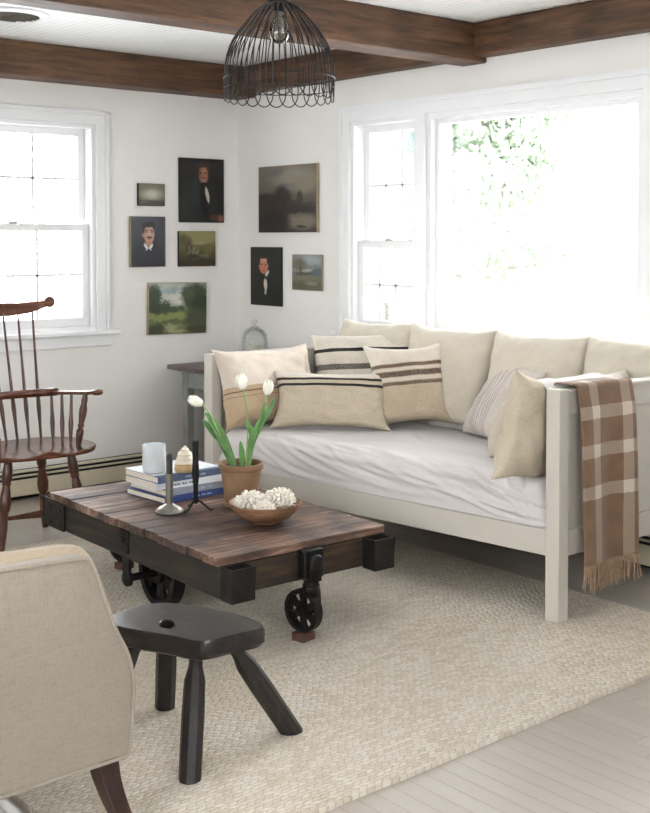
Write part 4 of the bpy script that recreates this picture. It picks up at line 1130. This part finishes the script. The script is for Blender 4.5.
# ------------------------------------------------------------------ stool
ST = thing('stool', 'small blackened wooden milking stool with four splayed legs', 'stool', (-2.465, -3.125, RZ))
out = spline([(-.152, .085, 0), (-.14, .14, 0), (-.075, .175, 0), (.03, .172, 0), (.09, .10, 0), (.135, -.02, 0), (.152, -.11, 0), (.135, -.18, 0), (.05, -.178, 0), (-.045, -.165, 0), (-.085, -.075, 0), (-.135, .03, 0)], 6, True)
cx = sum(p.x for p in out)/len(out); cy = sum(p.y for p in out)/len(out)
sm_ = MB(); n = len(out); hole = Vector((-.047, .0, 0)); hr = (.021, .036)
rings = []
def lerp2(p, k): return Vector((cx+(p.x-cx)*k*1.06, cy+(p.y-cy)*k*1.06, 0))
for (k, z) in ((.84, .264), (.95, .272), (1.0, .285), (1.0, .316), (.978, .325), (.85, .326), (.6, .326)):
    rings.append([lerp2(p, k)+Vector((0, 0, z+(.003*N3(p.x*14, p.y*14, z*20) if k > .97 and z < .32 else 0))) for p in out])
hang = [atan2(p.y-cy, p.x-cx) for p in out]
Rh = Matrix.Rotation(radians(-28), 3, 'Z')
hp = [hole+Rh @ Vector((cos(a-radians(-28))*hr[0], sin(a-radians(-28))*hr[1], 0)) for a in hang]
rings.append([p*1.08-hole*.08+Vector((0, 0, .326)) for p in hp]); rings.append([p+Vector((0, 0, .3235)) for p in hp]); rings.append([p+Vector((0, 0, .264)) for p in hp])
vs = [p for r_ in rings for p in r_]; fs = []; nr_ = len(rings)
for i in range(nr_):
    j = (i+1) % nr_
    for k in range(n): fs.append((i*n+k, i*n+(k+1) % n, j*n+(k+1) % n, j*n+k))
sm_.add(vs, fs); sm_.build('seat', M['stool_seat'], ST, angle=28)
legs = [((-.035, -.125, .275), (-.126, -.23, 0)), ((.075, -.14, .275), (.253, -.17, 0)), ((.015, .095, .275), (.074, .203, 0)), ((-.09, .07, .275), (-.27, .12, 0))]
for a, b in legs:
    a = Vector(a); b = Vector(b)
    m = MB(); pts = [a.lerp(b, t) for t in (0, .1, .22, .5, 1)]
    m.tube(pts, [.0185, .019, .029, .031, .030], 9)
    # foot cut level with the floor
    d = (b-a).normalized(); ring_ = m.v[-9:]
    m.v[-9:] = [tuple(Vector(p)-d*(p[2]/d.z)) for p in ring_]
    m.build('leg', M['stool_leg'], ST, angle=35)

# ------------------------------------------------------------------ armchair seen from behind
AC = thing('armchair', 'beige linen armchair with dark sabre legs seen from behind', 'armchair', (-3.19, -3.44, RZ))
# half-outline of the back (x from the middle, z), seen from behind
half = [(.362, .155), (.376, .172), (.374, .29), (.362, .36), (.335, .43), (.294, .50), (.262, .575), (.240, .63), (.226, .662), (.217, .676)]
halfs = spline([(x, 0, z) for x, z in half], 5)
topc = spline([(.217, 0, .676), (.200, 0, .685), (.12, 0, .690), (0, 0, .694)], 5)[1:]
prof = halfs+topc
outl = [(p.x, p.z) for p in prof]+[(-p.x, p.z) for p in reversed(prof[:-1])]
def backy(z): return -.10*sm(.15, .70, z)-.01*sin(pi*sm(.15, .7, z))
bk_ = MB(); n = len(outl)
ccx, ccz = 0, .40
rr = []
for (k, dy, dz) in ((0., .0, 0), (.5, -.010, 0), (.85, -.008, 0), (1., 0, 0), (1.0, .012, 0), (.99, .05, 0), (.965, .095, -.004), (.9, .118, -.012), (.6, .125, -.015), (0., .125, -.015)):
    rr.append([Vector((x*k, backy(ccz+(z-ccz)*k)+dy, ccz+(z-ccz)*k+dz*(1 if z > .3 else 0))) for x, z in outl])
vs = [p for r_ in rr for p in r_]; fs = []; mi = []
for i in range(len(rr)-1):
    for k in range(n): fs.append((i*n+k, i*n+(k+1) % n, (i+1)*n+(k+1) % n, (i+1)*n+k))
bk_.add(vs, fs); bk_.build('backrest', M['upholstery'], AC, angle=60)
pp = [Vector((x*.985, backy(z)-.004, ccz+(z-ccz)*.985)) for x, z in outl]
m = MB(); m.tube(pp, .0048, 8, closed=True); m.build('piping', M['upholstery'], AC)
# upholstered top roll along the crest
tr = [p for p in outl if p[1] > .655]
m = MB(); m.tube([Vector((x*.96, backy(z)+.066, z-.030)) for x, z in tr], [.02, .034]+[.044]*(len(tr)-4)+[.034, .02], 14); m.build('top_roll', M['crest_cloth'], AC)
m = MB(); m.bb((-.335, .05, .16), (.335, .66, .30)); m.build('seat_base', M['upholstery'], AC, bevel=.02, bseg=3)
m = MB(); m.bb((-.25, .10, .30), (.25, .67, .42)); m.build('seat_cushion', M['upholstery'], AC, bevel=.04, bseg=4)
for s_ in (-1, 1):
    m = MB(); m.tube(spline([(s_*.285, .06, .43), (s_*.30, .25, .44), (s_*.315, .5, .43), (s_*.32, .62, .41)], 5), .045, 14)
    m.bb((s_*.30-.04, .05, .18), (s_*.30+.04, .62, .42)); m.build('armrest', M['upholstery'], AC, bevel=.015, bseg=3)
for sx in (-1, 1):
    m = MB(); C_ = spline([(sx*.315, .03, .165), (sx*.318, .012, .11), (sx*.326, -.025, .05), (sx*.335, -.075, 0)], 5); q = len(C_)
    vs = []; fs = []
    for i, p in enumerate(C_):
        w = .034*(1-.32*i/(q-1))
        for (a, b) in ((-1, -1), (1, -1), (1, 1), (-1, 1)): vs.append((p.x+a*w*.8, p.y+b*w, max(0, p.z)))
    for i in range(q-1):
        for k in range(4): fs.append((i*4+k, i*4+(k+1) % 4, i*4+4+(k+1) % 4, i*4+4+k))
    fs += [(3, 2, 1, 0), tuple((q-1)*4+k for k in range(4))]
    m.add(vs, fs); m.build('leg', M['chair_leg'], AC, bevel=.004, angle=40)
    m = MB(); m.turned((sx*.29, .60, .165), (sx*.29, .61, 0), [(0, .028), (.3, .024), (.5, .026), (1, .015)], 12); m.build('leg', M['chair_leg'], AC)

# ------------------------------------------------------------------ side table in the corner
tx0, tx1, ty0, ty1, tz = -.575, -.06, -1.0, -.085, .668
TB = thing('side_table', 'grey painted side table in the corner behind the daybed', 'table', (0, 0, 0))
TB.location = ((tx0+tx1)/2, (ty0+ty1)/2, 0); tw, td = (tx1-tx0)/2, (ty1-ty0)/2
m = MB(); m.bb((-tw, -td, tz-.028), (tw, td, tz)); m.build('table_top', M['table_top'], TB, smooth=False, bevel=.006)
m = MB()
for (x0, x1, y0, y1) in ((-tw+.07, tw-.07, -td+.07, -td+.09), (-tw+.07, tw-.07, td-.09, td-.07), (-tw+.07, -tw+.09, -td+.07, td-.07), (tw-.09, tw-.07, -td+.07, td-.07)):
    m.bb((x0, y0, tz-.13), (x1, y1, tz-.028))
m.build('apron', M['table_grey'], TB, smooth=False, bevel=.003)
for sx in (-1, 1):
    for sy in (-1, 1):
        m = MB(); x, y = sx*(tw-.09), sy*(td-.09)
        m.hexa([(x+a*(.018 if c else .027), y+b*(.018 if c else .027), (tz-.028 if not c else 0)) for a in (-1, 1) for b in (-1, 1) for c in (1, 0)]); m.build('leg', M['table_grey'], TB, smooth=False, bevel=.003)
CRt = thing('wooden_crate', 'reddish wooden crate standing under the grey corner table', 'crate', (-.33, -.50, 0))
m = MB()
for sy in (-1, 1):
    for k in range(3): m.box((0, sy*.15, .06+k*.11), (.28, .014, .1))
for sx in (-1, 1):
    for k in range(3): m.box((sx*.133, 0, .06+k*.11), (.014, .286, .1))
m.build('slat_sides', M['crate'], CRt, smooth=False, bevel=.002)
m = MB(); m.box((0, 0, .012), (.27, .29, .014)); m.build('base', M['crate'], CRt, smooth=False)
# glass cloche with coral
CLO = thing('glass_cloche', 'clear glass cloche with knob standing on the corner side table', 'cloche', (-.105, -.305, tz))
MB().lathe([(.095, 0), (.098, .006), (.09, .014), (0, .014)], seg=40).build('base_plate', M['table_top'], CLO)
MB().lathe([(.078, .015), (.079, .03), (.079, .13), (.074, .16), (.06, .185), (.035, .20), (.012, .206)], seg=44).build('dome', M['jar_glass'], CLO)
MB().lathe([(.030, .202), (.034, .208), (.014, .214), (.010, .222), (.018, .232), (.02, .242), (.014, .252), (0, .255)], seg=24).build('knob', M['jar_glass'], CLO)
o = None
coral('white coral piece sheltered under the glass cloche', Vector((-.105, -.305, tz+.015+.048)), .058, 21, .95)
bpy.data.objects['coral.003']['group'] = 'white coral under the cloche'

# ------------------------------------------------------------------ wire pendant lamp
LP = thing('pendant_lamp', 'dark wire cage pendant lamp with scalloped rim and clear bulb', 'lamp', (-1.873, -2.811, 1.92))
rp = [(.030, .245), (.055, .232), (.079, .213), (.119, .167), (.151, .122), (.171, .07), (.178, .02), (.179, 0), (.1785, -.03)]
def rad(z):
    for (r0, z0), (r1, z1) in zip(rp, rp[1:]):
        if z1 <= z <= z0: return r0+(r1-r0)*(z0-z)/(z0-z1)
    return rp[-1][0]
nl = 26
m = MB()
for k in range(nl):
    a0 = 2*pi*k/nl; half_a = 2*pi/nl*.75
    pts = []
    for i, (r_, z_) in enumerate(rp):
        f_ = sm(0, .6, i/(len(rp)-1)); pts.append((r_*cos(a0-half_a*(.35+.65*f_)), r_*sin(a0-half_a*(.35+.65*f_)), z_))
    for q in range(1, 10):
        t = q/10; a = a0+half_a*-cos(pi*t); z_ = -.03-.045*sin(pi*t); pts.append((.178*cos(a), .178*sin(a), z_))
    for i, (r_, z_) in reversed(list(enumerate(rp))):
        f_ = sm(0, .6, i/(len(rp)-1)); pts.append((r_*cos(a0+half_a*(.35+.65*f_)), r_*sin(a0+half_a*(.35+.65*f_)), z_))
    m.tube(spline(pts, 2), .0020, 5, cap=False)
m.build('wire_shade', M['wire'], LP, angle=80, weld=False)
for (r_, z_, w_) in ((.1805, -.002, .0024), (.1795, -.034, .0015), (.034, .243, .0035)):
    m = MB(); m.tube([(r_*cos(2*pi*i/60), r_*sin(2*pi*i/60), z_) for i in range(60)], w_, 6, closed=True)
    m.build('hoop', M['wire'], LP, angle=80)
MB().lathe([(.034, .243), (.036, .25), (.036, .285), (.024, .30), (.012, .305), (0, .305)], seg=28).build('cap', M['wire'], LP)
MB().lathe([(.0, .215), (.017, .215), (.019, .22), (.019, .245), (.022, .25), (0, .251)], seg=20).build('socket', M['black_iron'], LP)
MB().lathe([(.013, .216), (.015, .205), (.026, .18), (.033, .155), (.033, .137), (.024, .12), (.010, .112), (0, .111)], seg=28).build('bulb', M['bulb_glass'], LP)
m = MB(); m.tube([(.005, 0, .213), (.008, 0, .165), (.002, .004, .175), (-.004, -.003, .165), (-.005, 0, .213)], .0006, 5); m.build('filament', M['pewter'], LP)
m = MB(); m.tube([(0, 0, .30), (0, 0, CZ-1.917-.02)], .004, 8); m.build('cord', M['black_iron'], LP)
MB().lathe([(.0, CZ-1.917-.03), (.03, CZ-1.917-.028), (.055, CZ-1.917-.012), (.057, CZ-1.917-.0005), (0, CZ-1.917-.0005)], seg=30).build('canopy', M['wire'], LP)

# ------------------------------------------------------------------ trees outside
tree((6.3, 3.35, -.7), 4.4, 1.7, 'pale green pine tree outside the picture window', M['needles'], .34, 12000, 3)
tree((9.9, 7.3, -.7), 5.6, 1.6, 'blue green pine tree behind the pale green pine outside', M['needles_blue'], .5, 11000, 5)
tree((9.5, 8.8, -.7), 3.0, 1.0, 'low light green tree outside the narrow side window', M['needles'], .2, 900, 8)
tree((4.4, 12.6, -.7), 4.6, 1.7, 'golden leaved tree outside the left window', M['leaf_gold'], .3, 900, 9)

# ------------------------------------------------------------------ light
w = bpy.data.worlds.new('overcast_sky'); scene.world = w; w.use_nodes = True
bg = w.node_tree.nodes['Background']; bg.inputs[0].default_value = (.96, .98, 1.0, 1); bg.inputs[1].default_value = 5.0
def portal(name, loc, rot, sx, sy):
    l = bpy.data.lights.new(name, 'AREA'); l.shape = 'RECTANGLE'; l.size = sx; l.size_y = sy; l.energy = 1
    l.cycles.is_portal = True
    o = bpy.data.objects.new(name, l); COL.objects.link(o); o.location = loc; o.rotation_euler = rot
for nm, (axis, hole) in {'left_window_daylight': ('y', W1), 'narrow_window_daylight': ('x', W2), 'picture_window_daylight': ('x', W3), 'side_window_daylight': ('x', W4)}.items():
    a0, a1, z0, z1 = hole; a = (a0+a1)/2; zc = (z0+z1)/2
    if axis == 'y': portal(nm, (a, TH+.02, zc), (radians(-90), 0, 0), a1-a0, z1-z0)
    else: portal(nm, (TH+.02, a, zc), (radians(90), 0, radians(90)), a1-a0, z1-z0)
a0, a1, z0, z1 = W5; portal('rear_fill_opening_portal', ((a0+a1)/2, YF-TH-.02, (z0+z1)/2), (radians(90), 0, 0), a1-a0, z1-z0)  # sky portal for the added rear fill opening
a0, a1, z0, z1 = W6; portal('left_fill_opening_portal', (XL-TH-.02, (a0+a1)/2, (z0+z1)/2), (radians(90), 0, radians(-90)), a1-a0, z1-z0)  # sky portal for the added fill opening in the left wall

# ------------------------------------------------------------------ camera
cam = bpy.data.cameras.new('camera'); co = bpy.data.objects.new('camera', cam); COL.objects.link(co)
co.location = (-4.228, -5.828, 1.4)
co.rotation_euler = (radians(90-2.05), 0, radians(49.8-90))
cam.sensor_fit = 'VERTICAL'; cam.sensor_height = 24; cam.lens = 1168.5/813*24
cam.shift_y = -(406.5-279.8)/813; cam.clip_start = .05; cam.clip_end = 300
scene.camera = co
scene.cycles.diffuse_bounces = 3
scene.view_settings.view_transform = 'Standard'; scene.view_settings.look = 'None'
scene.view_settings.exposure = 1.6; scene.view_settings.gamma = 1.0; scene.view_settings.use_curve_mapping = False
